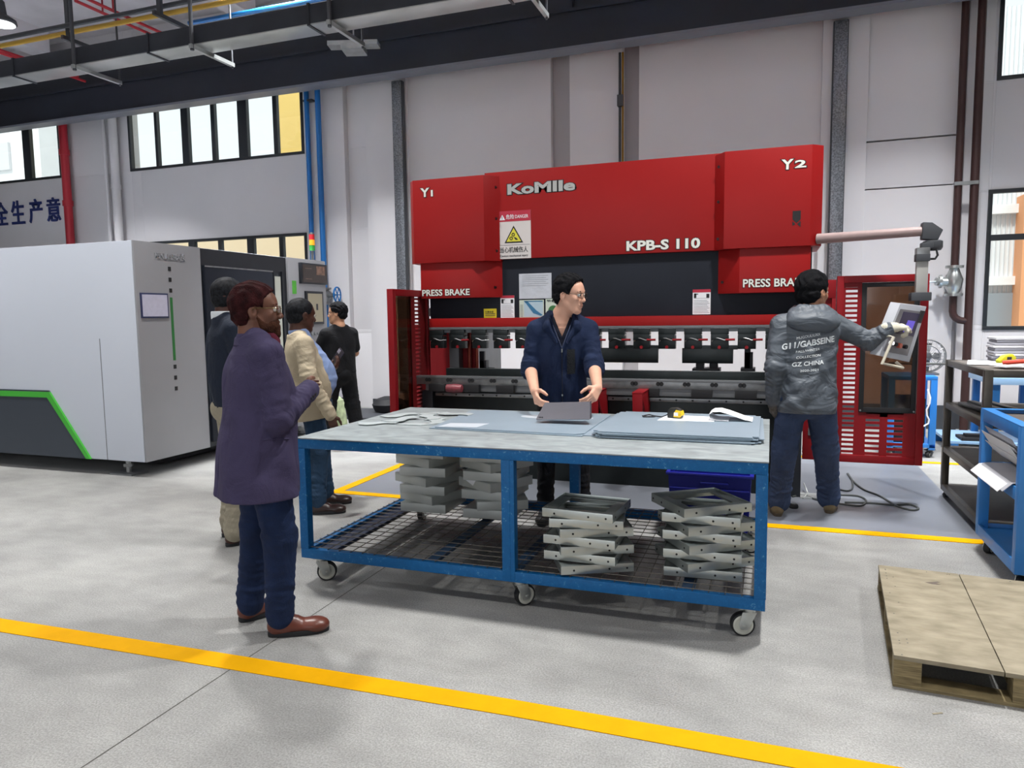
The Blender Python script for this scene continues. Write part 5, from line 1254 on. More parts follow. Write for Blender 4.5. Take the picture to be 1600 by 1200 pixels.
def nv(v): v = np.array(v, float); return v/np.linalg.norm(v)
class Man:
    """frames: F forward, L left, U up (torso, leaning), head has its own"""
    def __init__(s, label, base, yaw, H, hyaw=None, hpitch=0, lean=0, bend=0, headoff=(0, 0), hs=1.05, neck=1.462):
        s.s = H/1.75; s.hs = hs; s.base = np.array([base[0], base[1], 0.0]); s.yaw = math.radians(yaw)
        s.root = thing('person', label, 'person', (base[0], base[1], 0))
        s.F = np.array([math.cos(s.yaw), math.sin(s.yaw), 0]); s.L = np.array([-s.F[1], s.F[0], 0]); s.U = np.array([0, 0, 1.0])
        # torso frame tilts about the pelvis
        le, be = math.radians(lean), math.radians(bend)
        s.TU = nv(s.U*math.cos(le)*math.cos(be)+s.F*math.sin(le)+s.L*math.sin(be)); s.TF = nv(s.F-s.TU*(s.F@s.TU)); s.TL = np.cross(s.TU, s.TF)
        s.pel = s.P(0, 0, .95)
        hy = math.radians(yaw if hyaw is None else hyaw); hp = math.radians(hpitch)
        hf = np.array([math.cos(hy), math.sin(hy), 0]); s.HL = np.array([-hf[1], hf[0], 0])
        s.HF = hf*math.cos(hp)+s.U*math.sin(hp); s.HU = np.cross(s.HF, s.HL)
        s.neck = s.T(-.01, 0, neck)
        s.hc = s.neck+s.s*(np.array(s.HU)*(.155+.0)+s.HF*(.018+headoff[0])+s.HL*headoff[1])
    def P(s, f, l, u): return s.base+(s.F*f+s.L*l+s.U*u)*s.s
    def T(s, f, l, u): return s.pel_()+(s.TF*f+s.TL*l+s.TU*(u-.95))*s.s
    def pel_(s): return s.base+s.U*.95*s.s
    def H(s, f, l, u): return s.hc+(s.HF*f+s.HL*l+s.HU*u)*s.s*s.hs
    def fr(s): return (s.pel_()-s.TU*.95*s.s, s.TF, s.TL, s.TU)
    def head(s, v, k=.012, wide=1.0, fat=0):
        q = s.s*s.hs; R = np.array([s.HF, s.HL, s.HU])
        e = lambda c, r, kk=k: v.ell(s.H(*c), np.array(r)*q, R, kk)
        e((-.012, 0, .032), (.098, .076*wide, .088)); e((-.03, 0, -.005), (.075, .070*wide, .07), .02)
        e((.022, 0, -.045), (.066, .058*wide+fat, .074), .02); e((.03, 0, .03), (.06, .062*wide, .06), .02)
        c = lambda a, b, r0, r1, kk=.01: v.cone(s.H(*a), s.H(*b), r0*q, r1*q, kk)
        for sg in (-1, 1):
            c((-.005, sg*.058*wide, -.045), (.055, sg*.024, -.098), .02, .019, .02)
            e((.058, sg*.040, -.022), (.022, .022, .02), .02)
            e((-.010, sg*.079*wide, -.008), (.020, .009, .032), .006)
            v.ell(s.H(-.004, sg*.087*wide, -.004), np.array((.009, .006, .017))*q, R, .004, '-')
            v.ell(s.H(.094, sg*.033, .002), np.array((.013, .017, .012))*q, R, .012, '-')
        c((.068, 0, -.100), (.062, 0, -.104), .021, .021, .018)
        c((.074, -.034, .022), (.074, .034, .022), .013, .013, .016)
        c((.086, 0, .006), (.104, 0, -.030), .0085, .0115, .008); c((.096, -.010, -.034), (.096, .010, -.034), .010, .010, .006)
        c((.083, -.016, -.060), (.083, .016, -.060), .0085, .0085, .006); c((.081, -.014, -.073), (.081, .014, -.073), .0088, .0088, .006)
        v.cone(s.H(-.022, 0, -.06), s.T(-.015, 0, 1.45), .055*q, .060*q, .03)
        v.cone(s.T(-.015, 0, 1.45), s.T(-.01, 0, 1.40), .062*q, .085*q, .04)
        return v
    def eyes(s, iris='#2a1a12'):
        q = s.s*s.hs
        for sg in (-1, 1):
            c = Vector(s.H(.080, sg*.032, .003)); d = Vector(s.HF)
            mb = MB(); n = 10; 
            for r, off in ((.0125, 0),):
                vs = []
                for i in range(n+1):
                    th = math.pi*i/n
                    for j in range(14):
                        ph = 2*math.pi*j/14; vs.append(c+(Vector(s.HF)*math.cos(th)+Vector(s.HL)*math.sin(th)*math.cos(ph)+Vector(s.HU)*math.sin(th)*math.sin(ph))*r*q)
                mb._add(vs, [(i*14+j, i*14+(j+1) % 14, (i+1)*14+(j+1) % 14, (i+1)*14+j) for i in range(n) for j in range(14)])
            e = mb.build('eye', mat('eye white', '#d9d4cc', .25), s.root)
            MB().cyl(c+d*.0118*q, c+d*.0135*q, .0058*q, seg=12).build('iris', mat('iris '+iris, iris, .2), e)
    def hair(s, m, line=((-.11, -.075), (-.05, -.07), (-.02, -.03), (0, .012), (.03, .025), (.05, .055), (.08, .085), (.12, .11)), th=.010, name='hair', wide=1.0, h=.0045, nzamp=.004, top=0):
        v = Vol(h, .01); q = s.s*s.hs; R = np.array([s.HF, s.HL, s.HU]); la = np.array(line)
        c = np.array(s.H(-.014, 0, .034+top)); r = np.array([.098+th, .076*wide+th, .088+th])*q
        hc, HF, HL, HU = s.hc, s.HF, s.HL, s.HU
        def fn(X, Y, Z):
            x, y, z = X-hc[0], Y-hc[1], Z-hc[2]
            f = (x*HF[0]+y*HF[1]+z*HF[2])/q; l = (x*HL[0]+y*HL[1]+z*HL[2])/q; u = (x*HU[0]+y*HU[1]+z*HU[2])/q
            x, y, z = f+.014, l, u-.034-top
            k0 = np.sqrt((x/(.098+th))**2+(y/(.076*wide+th))**2+(z/(.088+th))**2); k1 = np.sqrt((x/(.098+th)**2)**2+(y/(.076*wide+th)**2)**2+(z/(.088+th)**2)**2)
            d = k0*(k0-1)/np.maximum(k1, 1e-5)
            # nape
            z2 = u+.005; k0 = np.sqrt(((f+.03)/(.077+th*.8))**2+(l/(.071*wide+th*.8))**2+(z2/(.075+th))**2); d = np.minimum(d, (k0-1)*.07)
            d = d+nzamp*nz3(f, l*1.0, u, 95)+nzamp*.7*np.sin(f*60+l*190+3*np.sin(u*50))
            cutv = (np.interp(f, la[:, 0], la[:, 1]).astype(F32)-u)*.75
            return np.maximum(d, cutv+.002*np.sin(l*300+f*200))*q
        lo = c-r.max()-.04; hi = c+r.max()+.04
        v._p(fn, lo, hi, .004); return v.build(name, m, s.root)
    def hand(s, v, w, d, n, t, curl=(.3, .5, .5), thumb=(.5, .3), r=1.0, k=.005, spread=.0, sc=None, curls=None):
        """w wrist, d direction of fingers, n palm normal (towards which fingers curl), t thumb side"""
        q = (sc or s.s); d = nv(d); n = nv(np.array(n)-d*(np.array(n)@d)); t0 = np.cross(d, n); t = t0 if t0@np.array(t) > 0 else -t0
        w = np.array(w); off = (.027, .009, -.009, -.026)
        for i, o_ in enumerate(off):
            kn = w+(d*(.088-.004*abs(i-1))+t*o_)*q
            v.cone(w+(d*.012+t*o_*.75)*q, kn, .0135*q*r, .0115*q*r, .012, flat=(n, 1.0))
            L_ = ((.042, .025, .020), (.046, .029, .021), (.042, .027, .020), (.033, .020, .018))[i]; rr = (.0092, .0094, .0088, .0078)[i]
            a = 0; p = kn; cv = curls[i] if curls else curl; dd = nv(d+t*spread*o_*30)
            for j in range(3):
                a += cv[j]; di = dd*math.cos(a)+n*math.sin(a); p2 = p+di*L_[j]*q
                v.cone(p, p2, rr*q*r*(1-.07*j), rr*q*r*(.93-.07*j), k); p = p2
        p = w+(d*.022+t*.022)*q; a1 = nv(d*.62+t*.70+n*thumb[1]); p2 = p+a1*.042*q; a2 = nv(d*.85+t*(.55-thumb[0])+n*(thumb[1]+.25*thumb[0])); p3 = p2+a2*.034*q; a3 = nv(d*.9+t*(.3-thumb[0])+n*(thumb[1]+.45*thumb[0])); p4 = p3+a3*.026*q
        v.cone(p, p2, .0155*q*r, .0125*q*r, .012); v.cone(p2, p3, .0115*q*r, .0102*q*r, k); v.cone(p3, p4, .0102*q*r, .0085*q*r, k)
        return v
    def glasses(s, m, rim=.0014, w=1.0):
        q = s.s*s.hs; mb = MB()
        for sg in (-1, 1):
            pts = []
            for i in range(20):
                a = 2*math.pi*i/20; ca, sa = math.cos(a), math.sin(a)
                pts.append(Vector(s.H(.1035-.012*abs(ca)*(1 if ca*sg > 0 else .0), sg*.034+.025*math.copysign(abs(ca)**.7, ca), .000+.016*math.copysign(abs(sa)**.7, sa))))
            mb.tube(pts, rim*q, 6, closed=True)
            mb.tube([Vector(s.H(.092, sg*.060*w, .006)), Vector(s.H(.07, sg*.076*w, .008)), Vector(s.H(.0, sg*.083*w, .010)), Vector(s.H(-.012, sg*.083*w, .0)), Vector(s.H(-.02, sg*.081*w, -.02))], rim*1.1*q, 6)
        mb.tube([Vector(s.H(.104, -.010, .003)), Vector(s.H(.107, 0, .006)), Vector(s.H(.104, .010, .003))], rim*q, 6)
        g = mb.build('glasses', m, s.root)
        mb = MB()
        for sg in (-1, 1):
            pts = [Vector(s.H(.1035-.011*abs(math.cos(2*math.pi*i/16))*(1 if math.cos(2*math.pi*i/16)*sg > 0 else 0), sg*.034+.024*math.cos(2*math.pi*i/16), .015*math.sin(2*math.pi*i/16))) for i in range(16)]
            mb._add(pts, [list(range(16))])
        mb.build('lens', M_lens, g)
        return g
    def brow(s, m, side=(-1, 1)):
        q = s.s*s.hs
        for sg in side: MB().tube([Vector(s.H(.088, sg*.016, .021)), Vector(s.H(.089, sg*.032, .026)), Vector(s.H(.078, sg*.050, .021))], .0032*q, 6, rs=[.0028*q, .0036*q, .0018*q]).build('eyebrow', m, s.root)
    def shoe(s, heel, toe, m, ms, hgt=.0, boot=False, h=.005):
        """heel and toe floor points"""
        q = s.s; a = np.array([heel[0], heel[1], 0.]); b = np.array([toe[0], toe[1], 0.]); d = nv(b-a); L_ = np.linalg.norm(b-a); z = np.array([0, 0, 1.]); sd = np.cross(z, d)
        v = Vol(h, .02); p = lambda t, u, l=0: a+d*L_*t+z*u+sd*l
        v.cone(p(.14, .048), p(.30, .05), .038, .040, flat=(z, 1.1)); v.cone(p(.30, .042), p(.80, .034), .043, .047, flat=(z, .72)); v.cone(p(.78, .034), p(.86, .032), .045, .040, flat=(z, .62))
        v.cone(p(.15, .05), p(.17, .10 if not boot else .15), .040, .040 if not boot else .048); v.cone(p(.25, .07), p(.45, .055), .036, .034)
        o = v.build('shoe', m, s.root)
        n = 28; pts = []
        for i in range(n):
            t = 2*math.pi*i/n; c, ss = math.cos(t), math.sin(t); f = .5+.5*c; wd = .040+.009*math.sin(math.pi*min(1, max(0, (f-.25)/.75)))
            pts.append(a+d*L_*(.5+.505*math.copysign(abs(c)**.8, c))+sd*wd*math.copysign(abs(ss)**.7, ss))
        mb = MB(); mb._add([Vector(pp)+Vector((0, 0, .001)) for pp in pts]+[Vector(pp)+Vector((0, 0, .026)) for pp in pts], [list(range(n))[::-1], list(range(n, 2*n))]+[(i, (i+1) % n, n+(i+1) % n, n+i) for i in range(n)])
        mb.build('sole', ms, o, .004)
        return o
    def legs(s, v, ft, knee=(.03, .03), r=(.098, .066, .058), fold=.006, cuff=.058, hipw=.085, kf=None):
        """ft: [(ankle world xyz)] left then right"""
        for i, an in enumerate(ft):
            sg = 1 if i == 0 else -1; hip = s.P(0, sg*hipw, .90); an = np.array(an, float)
            kn = (hip+an)/2+s.F*knee[i]*s.s+s.L*sg*.012; kn[2] = .49*s.s
            v.cone(hip, kn, r[0]*s.s, r[1]*s.s, .04, fold=(fold*.8, 60, i*1.7, (1.0, .35)))
            v.cone(kn, an+np.array([0, 0, .03]), r[1]*s.s, r[2]*s.s, .03, fold=(fold, 75, 1+i, (.95, .40)))
            v.cone(an+np.array([0, 0, .05]), an+np.array([0, 0, -.005]), cuff*s.s, cuff*s.s*1.02, .02)
        return v
def yoke(v, mn, shL, shR, r0=.05, r1=.058, zc=1.44):
    """sloping shoulders from the neck base"""
    for sg, sh in ((1, shL), (-1, shR)): v.cone(mn.T(-.018, sg*.055, zc), np.array(sh)+mn.TU*.006, r0*mn.s, r1*mn.s, .05); v.cone(mn.T(-.0, sg*.07, 1.30), mn.T(.0, sg*.12, 1.33), .085*mn.s, .075*mn.s, .05)
def sleeve(v, sh, el, wr, r=(.078, .062, .045), fold=.006, ph=0, k=.03):
    v.cone(sh, el, r[0], r[1], k, fold=(fold*.7, 70, ph, (1.0, .35))); v.cone(el, wr, r[1], r[2], .02, fold=(fold, 80, ph+1, (.25, .5)))
def cloth(name, col, var=.12, rough=.85, bump=.35, sc=220, vs=5):
    if name in MC: return MC[name]
    return crease(mat(name, col, rough, var=var, vscale=vs, bump=bump, bscale=sc, spec=.25), 6, .85, (1, 1, .8), .025)
def skin(name, col, dark=.15): return mat(name, col, .5, var=dark, vscale=14, spec=.35)
def V3(p): return np.array([p.x, p.y, p.z])
# ---------------------------------------------------------------- 1: man in the purple blazer, foreground
M_lens = glassmat('lens', '#f4f6f6', .12)
def dress_head(mn, v, **k): mn.head(v, **k)
# floor points of the shoes
p1 = Man('person in dark purple blazer, jeans and brown shoes, with reddish hair and beard', (-2.245, 2.765), 52, 1.72, hyaw=33, hpitch=2, lean=1, neck=1.408, hs=1.03)
sk = skin('deep brown skin', '#6c4839')
ea, wa = V3(at(436, 655, Y=2.66)), V3(at(480, 612, Y=2.93))
shR = p1.T(0, -.175, 1.365); shL = p1.T(.01, .175, 1.365)
elL = p1.T(.0, .225, 1.08); wrL = p1.T(.03, .15, .90)
v = Vol(.0045, .02); p1.head(v, fat=.006)
v.stack(p1.fr(), [(.95*p1.s, 0, 0, .12, .09), (1.38*p1.s, 0, 0, .14, .09)])
v.cone(p1.T(0, -.14, 1.36), p1.T(0, .14, 1.36), .06, .06); v.cone(shR, ea, .045, .038); v.cone(ea, wa, .038, .027); v.cone(shL, elL, .045, .038); v.cone(elL, wrL, .038, .027)
dR = nv(wa-ea); p1.hand(v, wa, nv(dR*.4+p1.L*.9), p1.F, p1.U, curl=(.5, .7, .6)); p1.hand(v, wrL, nv(wrL-elL), -p1.L, p1.U, curl=(.5, .7, .6))
v.build('body', sk, p1.root); p1.eyes(); 
p1.glasses(mat('gilt frame', '#5a4a28', .35, .6), .0018)
rh = mat('reddish hair', '#1a0a0c', .85, spec=.1, col2='#3c1a1b', vscale=26, bump=.6, bscale=160)
p1.hair(rh, line=((-.12, -.095), (-.06, -.09), (-.035, -.055), (-.02, .0), (.0, .022), (.035, .012), (.04, .05), (.07, .082), (.12, .10)), th=.011, top=.004, nzamp=.003)
# beard
v = Vol(.0045, .012); R = np.array([p1.HF, p1.HL, p1.HU])
v.ell(p1.H(.034, 0, -.072), np.array((.066, .062, .052)), R, .01, nz=(.003, 120))
v.cone(p1.H(.05, 0, -.118), p1.H(.074, 0, -.112), .026, .024, .02)
for sg in (-1, 1): v.cone(p1.H(.0, sg*.066, -.03), p1.H(.03, sg*.052, -.08), .012, .02, .02)
v.cone(p1.H(.086, -.02, -.052), p1.H(.086, .02, -.052), .007, .007, .004)
v.ell(p1.H(.092, 0, -.066), (.02, .018, .006), R, .003, '-')
v.ell(p1.H(.115, 0, -.025), (.03, .05, .024), R, .004, '-')
v.build('beard', mat('ginger beard', '#2a1610', .85, spec=.1, col2='#553628', vscale=30, bump=.7, bscale=180), p1.root)
p1.brow(rh)
# shirt collar
v = Vol(.005, .01); v.stack(p1.fr(), [(1.34*p1.s, .012, 0, .11, .10), (1.42*p1.s, .012, 0, .082, .088), (1.468*p1.s, .006, 0, .072, .078)], fold=[(.002, 60, 2, 0)]); v.build('shirt', cloth('maroon shirt', '#5a1a2c'), p1.root)
jk = cloth('purple navy blazer', '#3d3753', .10, vs=7, sc=300)
q = p1.s; v = Vol(.0065, .03)
st = [(.695, -.02, 0, .238, .186), (.78, -.018, 0, .232, .180), (.93, -.012, 0, .216, .170), (1.06, .0, 0, .200, .162), (1.18, .0, 0, .196, .156), (1.28, -.005, 0, .188, .140), (1.35, -.012, 0, .155, .112), (1.395, -.018, 0, .11, .085), (1.432, -.024, 0, .082, .070)]
st = [(a*q, b, c, d, e) for a, b, c, d, e in st]
v.stack(p1.fr(), st, fold=[(.0035, 9, 5, .5), (.002, 24, 3, 2)])
yoke(v, p1, shL, shR)
sleeve(v, shR, ea, wa+dR*.02, (.070, .060, .050), .005, .4); sleeve(v, shL, elL, wrL, (.068, .060, .048), .004, 1.4)
# centre vent
def vent(X, Y, Z):
    o = p1.pel_(); x, y, z = X-o[0], Y-o[1], Z-o[2]
    f = x*p1.TF[0]+y*p1.TF[1]; l = x*p1.TL[0]+y*p1.TL[1]
    return np.maximum(np.maximum(np.abs(l+.0)-.003, f+.10), Z-.93)
v.cut(vent, p1.P(-.3, -.05, .6)-.2, p1.P(-.1, .05, .95)+.2, .004)
v.build('blazer', jk, p1.root)
v = Vol(.005, .008); o_, F_, L_, U_ = p1.fr()
v.stack(p1.fr(), [(1.40*q, -.022, 0, .100, .083), (1.43*q, -.012, 0, .083, .082), (1.458*q, -.012, 0, .076, .076)])
v.stack(p1.fr(), [(1.38*q, .0, 0, .074, .066), (1.50*q, .0, 0, .070, .066)], op='-', k=.003)
def cutf(X, Y, Z):
    o = p1.neck; f = (X-o[0])*p1.TF[0]+(Y-o[1])*p1.TF[1]; return .02-f
v.cut(cutf, p1.neck-.2, p1.neck+.2, .003); v.build('blazer_collar', jk, p1.root)
pk = p1.T(.03, -.21, .985); MB().tube([Vector(p1.T(.08, -.195, .975)), Vector(p1.T(.02, -.212, .985)), Vector(p1.T(-.04, -.205, .98))], .006, 6).build('pocket_flap', jk, p1.root)
for i in range(3): c = wa-dR*(.03+.022*i)+np.array([.0, -.0, 0])+nv(np.cross(dR, [0, 0, 1]))*(.056); MB().cyl(Vector(c), Vector(c+nv(np.cross(dR, [0, 0, 1]))*.004), .007, seg=10).build('cuff_button', M_rubber, p1.root)
# shoes / jeans
hR, tR = at(408, 1001, Z=0), at(505, 990, Z=0); hL, tL = at(363, 979, Z=0), at(440, 955, Z=0)
shm = mat('tan brown leather', '#5e3024', .35, var=.2, vscale=10)
p1.shoe((hR.x, hR.y+.05), (tR.x, tR.y+.05), shm, M_rubber); p1.shoe((hL.x, hL.y+.05), (tL.x, tL.y+.06), shm, M_rubber)
aR = np.array([hR.x+.055, hR.y+.075, .10]); aL = np.array([hL.x+.05, hL.y+.08, .10])
v = Vol(.006, .03); v.ell(p1.P(0, 0, .88), (.15, .15, .13)); p1.legs(v, [aL, aR], r=(.098, .078, .064), cuff=.062, knee=(.02, .03), fold=.0045)
jn = cloth('dark blue jeans', '#142444', .25, vs=9, sc=260); v.build('jeans', jn, p1.root)

# ---------------------------------------------------------------- 2: man in navy jacket, khaki trousers
p2 = Man('person with cropped black hair in navy jacket and khaki trousers, leftmost', (-3.36, 3.88), 52, 1.82, hyaw=72, hpitch=-2, neck=1.422, hs=1.03)
sk2 = skin('dark skin', '#4a2e24'); q = p2.s
shR, shL = p2.T(0, -.18, 1.375), p2.T(0, .18, 1.375); eR, eL = p2.T(.02, -.25, 1.14), p2.T(-.02, .25, 1.13); wR, wL = p2.T(.2, -.15, 1.02), p2.T(.10, .23, .92)
v = Vol(.006, .02); p2.head(v, wide=1.04); v.stack(p2.fr(), [(.95*q, 0, 0, .12, .09), (1.38*q, 0, 0, .14, .09)])
for a, b, c in ((shR, eR, wR), (shL, eL, wL)): v.cone(a, b, .045, .038); v.cone(b, c, .038, .027); p2.hand(v, c, c-b, p2.L if a is shR else -p2.L, p2.F, curl=(.4, .5, .4))
v.build('body', sk2, p2.root); p2.eyes()
p2.hair(mat('close cropped black hair', '#0a0b0d', .6, spec=.12, col2='#23252a', vscale=60), line=((-.12, -.085), (-.06, -.08), (-.03, -.03), (0, .015), (.05, .05), (.12, .09)), th=.004, wide=1.04, nzamp=.001)
v = Vol(.005, .01); v.stack(p2.fr(), [(1.34*q, .0, 0, .13, .10), (1.43*q, -.02, 0, .085, .084), (1.475*q, -.026, 0, .076, .08), (1.492*q, -.026, 0, .074, .078)]); v.build('shirt', cloth('white shirt', '#d5dade', .04), p2.root)
nj = cloth('navy jacket', '#151e2e', .15, vs=6, rough=.7); v = Vol(.008, .03)
st = [(.90, 0, 0, .175, .13), (.97, 0, 0, .178, .135), (1.1, .0, 0, .19, .145), (1.25, 0, 0, .19, .14), (1.35, -.01, 0, .165, .118), (1.405, -.02, 0, .115, .09), (1.45, -.025, 0, .085, .078)]
v.stack(p2.fr(), [(a*q, b, c, d, e) for a, b, c, d, e in st], fold=[(.005, 14, 3, .3)])
yoke(v, p2, shL, shR)
sleeve(v, shR, eR, wR, (.070, .060, .046), .004, 2); sleeve(v, shL, eL, wL, (.070, .060, .046), .004, 3); v.build('jacket', nj, p2.root)
v = Vol(.007, .01); v.stack(p2.fr(), [(.885*q, 0, 0, .165, .125), (.93*q, 0, 0, .172, .13)], fold=[(.002, 0, 60, 0)]); v.build('waistband', cloth('black rib knit', '#0e1015', .1), p2.root)
fp = at(352, 849, Z=0); kh = cloth('khaki chinos', '#8f8877', .10, vs=6)
fR = np.array([-3.33, 3.80, .09]); fL = np.array([-3.50, 3.96, .09])
v = Vol(.008, .03); v.ell(p2.P(0, 0, .88), (.14, .14, .12)); p2.legs(v, [fL, fR], fold=.0045, r=(.095, .072, .062)); v.build('trousers', kh, p2.root)
bs = mat('brown shoes', '#3c211b', .4)
p2.shoe((-3.37, 3.76), (-3.24, 4.02), bs, M_rubber, h=.007); p2.shoe((-3.54, 3.92), (-3.42, 4.18), bs, M_rubber, h=.007)

# ---------------------------------------------------------------- 3: man in the beige blazer
p3 = Man('person in beige blazer over a light blue shirt, at the corner of the table', (-3.40, 4.80), 42, 1.665, hyaw=62, hpitch=-4, lean=-7, hs=1.13, neck=1.45)
q = p3.s; sk3 = skin('dark skin', '#4a2e24')
shR, shL = p3.T(0, -.185, 1.37), p3.T(0, .185, 1.37)
wR = V3(at(516, 648, Y=4.66)); eR = V3(at(470, 592, Y=4.55)); eR = p3.T(-.02, -.27, 1.12)
wL = V3(at(513, 582, Y=5.0)); eL = p3.T(.12, .24, 1.12)
v = Vol(.0055, .02); p3.head(v, wide=1.03, fat=.006); v.stack(p3.fr(), [(.95*q, 0, 0, .12, .09), (1.38*q, 0, 0, .14, .09)])
v.cone(shR, eR, .045, .038); v.cone(eR, wR, .038, .027); v.cone(shL, eL, .045, .038); v.cone(eL, wL, .038, .027)
p3.hand(v, wR, (.25, .05, -.95), (-.2, .9, 0), (.9, .1, .2), curl=(.3, .4, .4)); p3.hand(v, wL, (.55, .25, .45), (-.4, .1, .7), (.2, -.6, .4), curl=(.5, .6, .5))
v.build('body', sk3, p3.root); p3.eyes()
p3.hair(mat('close cropped black hair', '#0a0b0d', .6, spec=.12), line=((-.12, -.09), (-.06, -.085), (-.03, -.04), (-.01, .0), (.03, .01), (.06, .06), (.12, .09)), th=.0045, wide=1.04, nzamp=.001)
v = Vol(.0065, .02); v.stack(p3.fr(), [(a*q, b, c, d, e) for a, b, c, d, e in [(.91, .02, 0, .15, .135), (.98, .05, 0, .16, .15), (1.06, .065, 0, .165, .160), (1.16, .06, 0, .16, .148), (1.28, .03, 0, .15, .125), (1.4, 0, 0, .11, .09), (1.47, -.01, 0, .072, .075), (1.492, -.01, 0, .07, .073)]], fold=[(.0025, 70, 1, 0)])
v.build('shirt', cloth('light blue shirt', '#879cc6', .05), p3.root)
bj = cloth('beige linen blazer', '#b5a890', .06, vs=5); v = Vol(.0065, .03)
st = [(.76, -.03, 0, .21, .15), (.86, -.02, 0, .212, .158), (.98, .0, 0, .212, .17), (1.08, .015, 0, .195, .165), (1.2, .005, 0, .19, .15), (1.31, -.01, 0, .180, .128), (1.37, -.02, 0, .15, .105), (1.415, -.025, 0, .108, .085), (1.455, -.027, 0, .082, .075)]
v.stack(p3.fr(), [(a*q, b, c, d, e) for a, b, c, d, e in st], fold=[(.005, 10, 5, .3), (.002, 30, 3, 1)])
def openf(X, Y, Z):
    o = p3.pel_(); f = (X-o[0])*p3.TF[0]+(Y-o[1])*p3.TF[1]; l = (X-o[0])*p3.TL[0]+(Y-o[1])*p3.TL[1]
    return np.maximum(np.abs(l)-(.055+np.abs(Z-1.35)*.10), .03-f)
v.cut(openf, p3.P(.0, -.2, .5)-.1, p3.P(.4, .2, 1.5)+.1, .01)
yoke(v, p3, shL, shR)
sleeve(v, shR, eR, wR, (.070, .062, .048), .006, .4); sleeve(v, shL, eL, wL, (.068, .060, .046), .005, 1.4); v.build('blazer', bj, p3.root)
v = Vol(.006, .03); v.ell(p3.P(.01, 0, .87), (.16, .16, .13))
aR, aL = np.array([-3.255, 4.64, .09]), np.array([-3.36, 4.90, .09])
p3.legs(v, [aL, aR], r=(.10, .074, .064), cuff=.064, fold=.0045); v.build('jeans', cloth('blue jeans', '#22384f', .25, vs=9), p3.root)
dsh = mat('dark brown shoes', '#2c1c1a', .35)
p3.shoe((-3.31, 4.60), (-3.07, 4.73), dsh, M_rubber, h=.007); p3.shoe((-3.42, 4.86), (-3.18, 4.99), dsh, M_rubber, h=.007)
MB().tube([Vector(p3.P(.14*math.cos(t)+.02, .155*math.sin(t), .925)) for t in np.linspace(0, 2*math.pi, 25)[:-1]], .016, 8, closed=True).build('belt', M_rubber, p3.root)
# phone
ph = thing('phone', 'dark smartphone held up by the person in the beige blazer', 'phone', at(525, 560, Y=5.03))
c = at(527, 559, Y=5.06); mb = MB(); mb.M = Matrix.Translation(c) @ Matrix.Rotation(math.radians(-25), 4, 'Z') @ Matrix.Rotation(math.radians(35), 4, 'Y') @ Matrix.Rotation(math.radians(-15), 4, 'X')
mb.box(-.038, .038, -.004, .004, -.078, .078).build('case', mat('phone back', '#2a2730', .2), ph, .003)
mb = MB(); mb.M = Matrix.Translation(c) @ Matrix.Rotation(math.radians(-25), 4, 'Z') @ Matrix.Rotation(math.radians(35), 4, 'Y') @ Matrix.Rotation(math.radians(-15), 4, 'X')
mb.box(-.034, -.002, -.0065, -.004, .035, .07).build('camera_bump', mat('phone lens', '#8a8490', .2), ph, .001)

# ---------------------------------------------------------------- 4: man in black
p4 = Man('person in black t-shirt and black trousers with glasses, facing left', (-4.71, 7.25), 150, 1.675, hyaw=196, hpitch=0)
q = p4.s; sk4 = skin('light skin', '#b08468')
shR, shL = p4.T(0, -.175, 1.37), p4.T(0, .175, 1.37); eL = p4.T(.10, .24, 1.15); wL = p4.T(.33, .16, 1.12); eR = p4.T(.06, -.24, 1.13); wR = p4.T(.28, -.12, 1.10)
v = Vol(.0065, .02); p4.head(v, fat=.004); v.stack(p4.fr(), [(.95*q, 0, 0, .12, .09), (1.38*q, 0, 0, .14, .09)])
for a, b, c, n_ in ((shR, eR, wR, p4.L), (shL, eL, wL, -p4.L)): v.cone(a, b, .045, .040); v.cone(b, c, .042, .030); p4.hand(v, c, c-b, n_, p4.U, curl=(.6, .7, .5))
v.build('body', sk4, p4.root); p4.eyes()
bh = mat('black hair', '#070709', .8, spec=.12, col2='#121317', vscale=40, bump=.4, bscale=120)
p4.hair(bh, line=((-.12, -.075), (-.05, -.06), (-.02, -.01), (0, .015), (.04, .02), (.06, .07), (.09, .10), (.12, .11)), th=.013, top=.004)
p4.glasses(M_rubber, .0022)
bt_ = cloth('black cotton', '#0a0b0f', .15); v = Vol(.008, .03)
v.stack(p4.fr(), [(a*q, b, c, d, e) for a, b, c, d, e in [(.90, 0, 0, .185, .145), (1.0, .01, 0, .19, .15), (1.15, .0, 0, .185, .14), (1.29, 0, 0, .18, .13), (1.36, -.01, 0, .15, .105), (1.415, -.02, 0, .105, .085), (1.455, -.02, 0, .075, .072)]], fold=[(.004, 16, 3, 0)])
yoke(v, p4, shL, shR)
for a, b in ((shR, eR), (shL, eL)): v.cone(a, a+(b-a)*.72, .068, .068, .03)
v.build('t_shirt', bt_, p4.root)
v = Vol(.008, .03); v.ell(p4.P(0, 0, .88), (.16, .16, .13)); f1, f2 = p4.P(.05, .18, .09), p4.P(-.03, -.20, .09); p4.legs(v, [f1, f2], r=(.11, .09, .085), cuff=.085); v.build('trousers', bt_, p4.root)
for f in (f1, f2): p4.shoe((f[0]+.05*1, f[1]-.03), (f[0]-.2, f[1]+.1), M_rubber, M_rubber, h=.008)
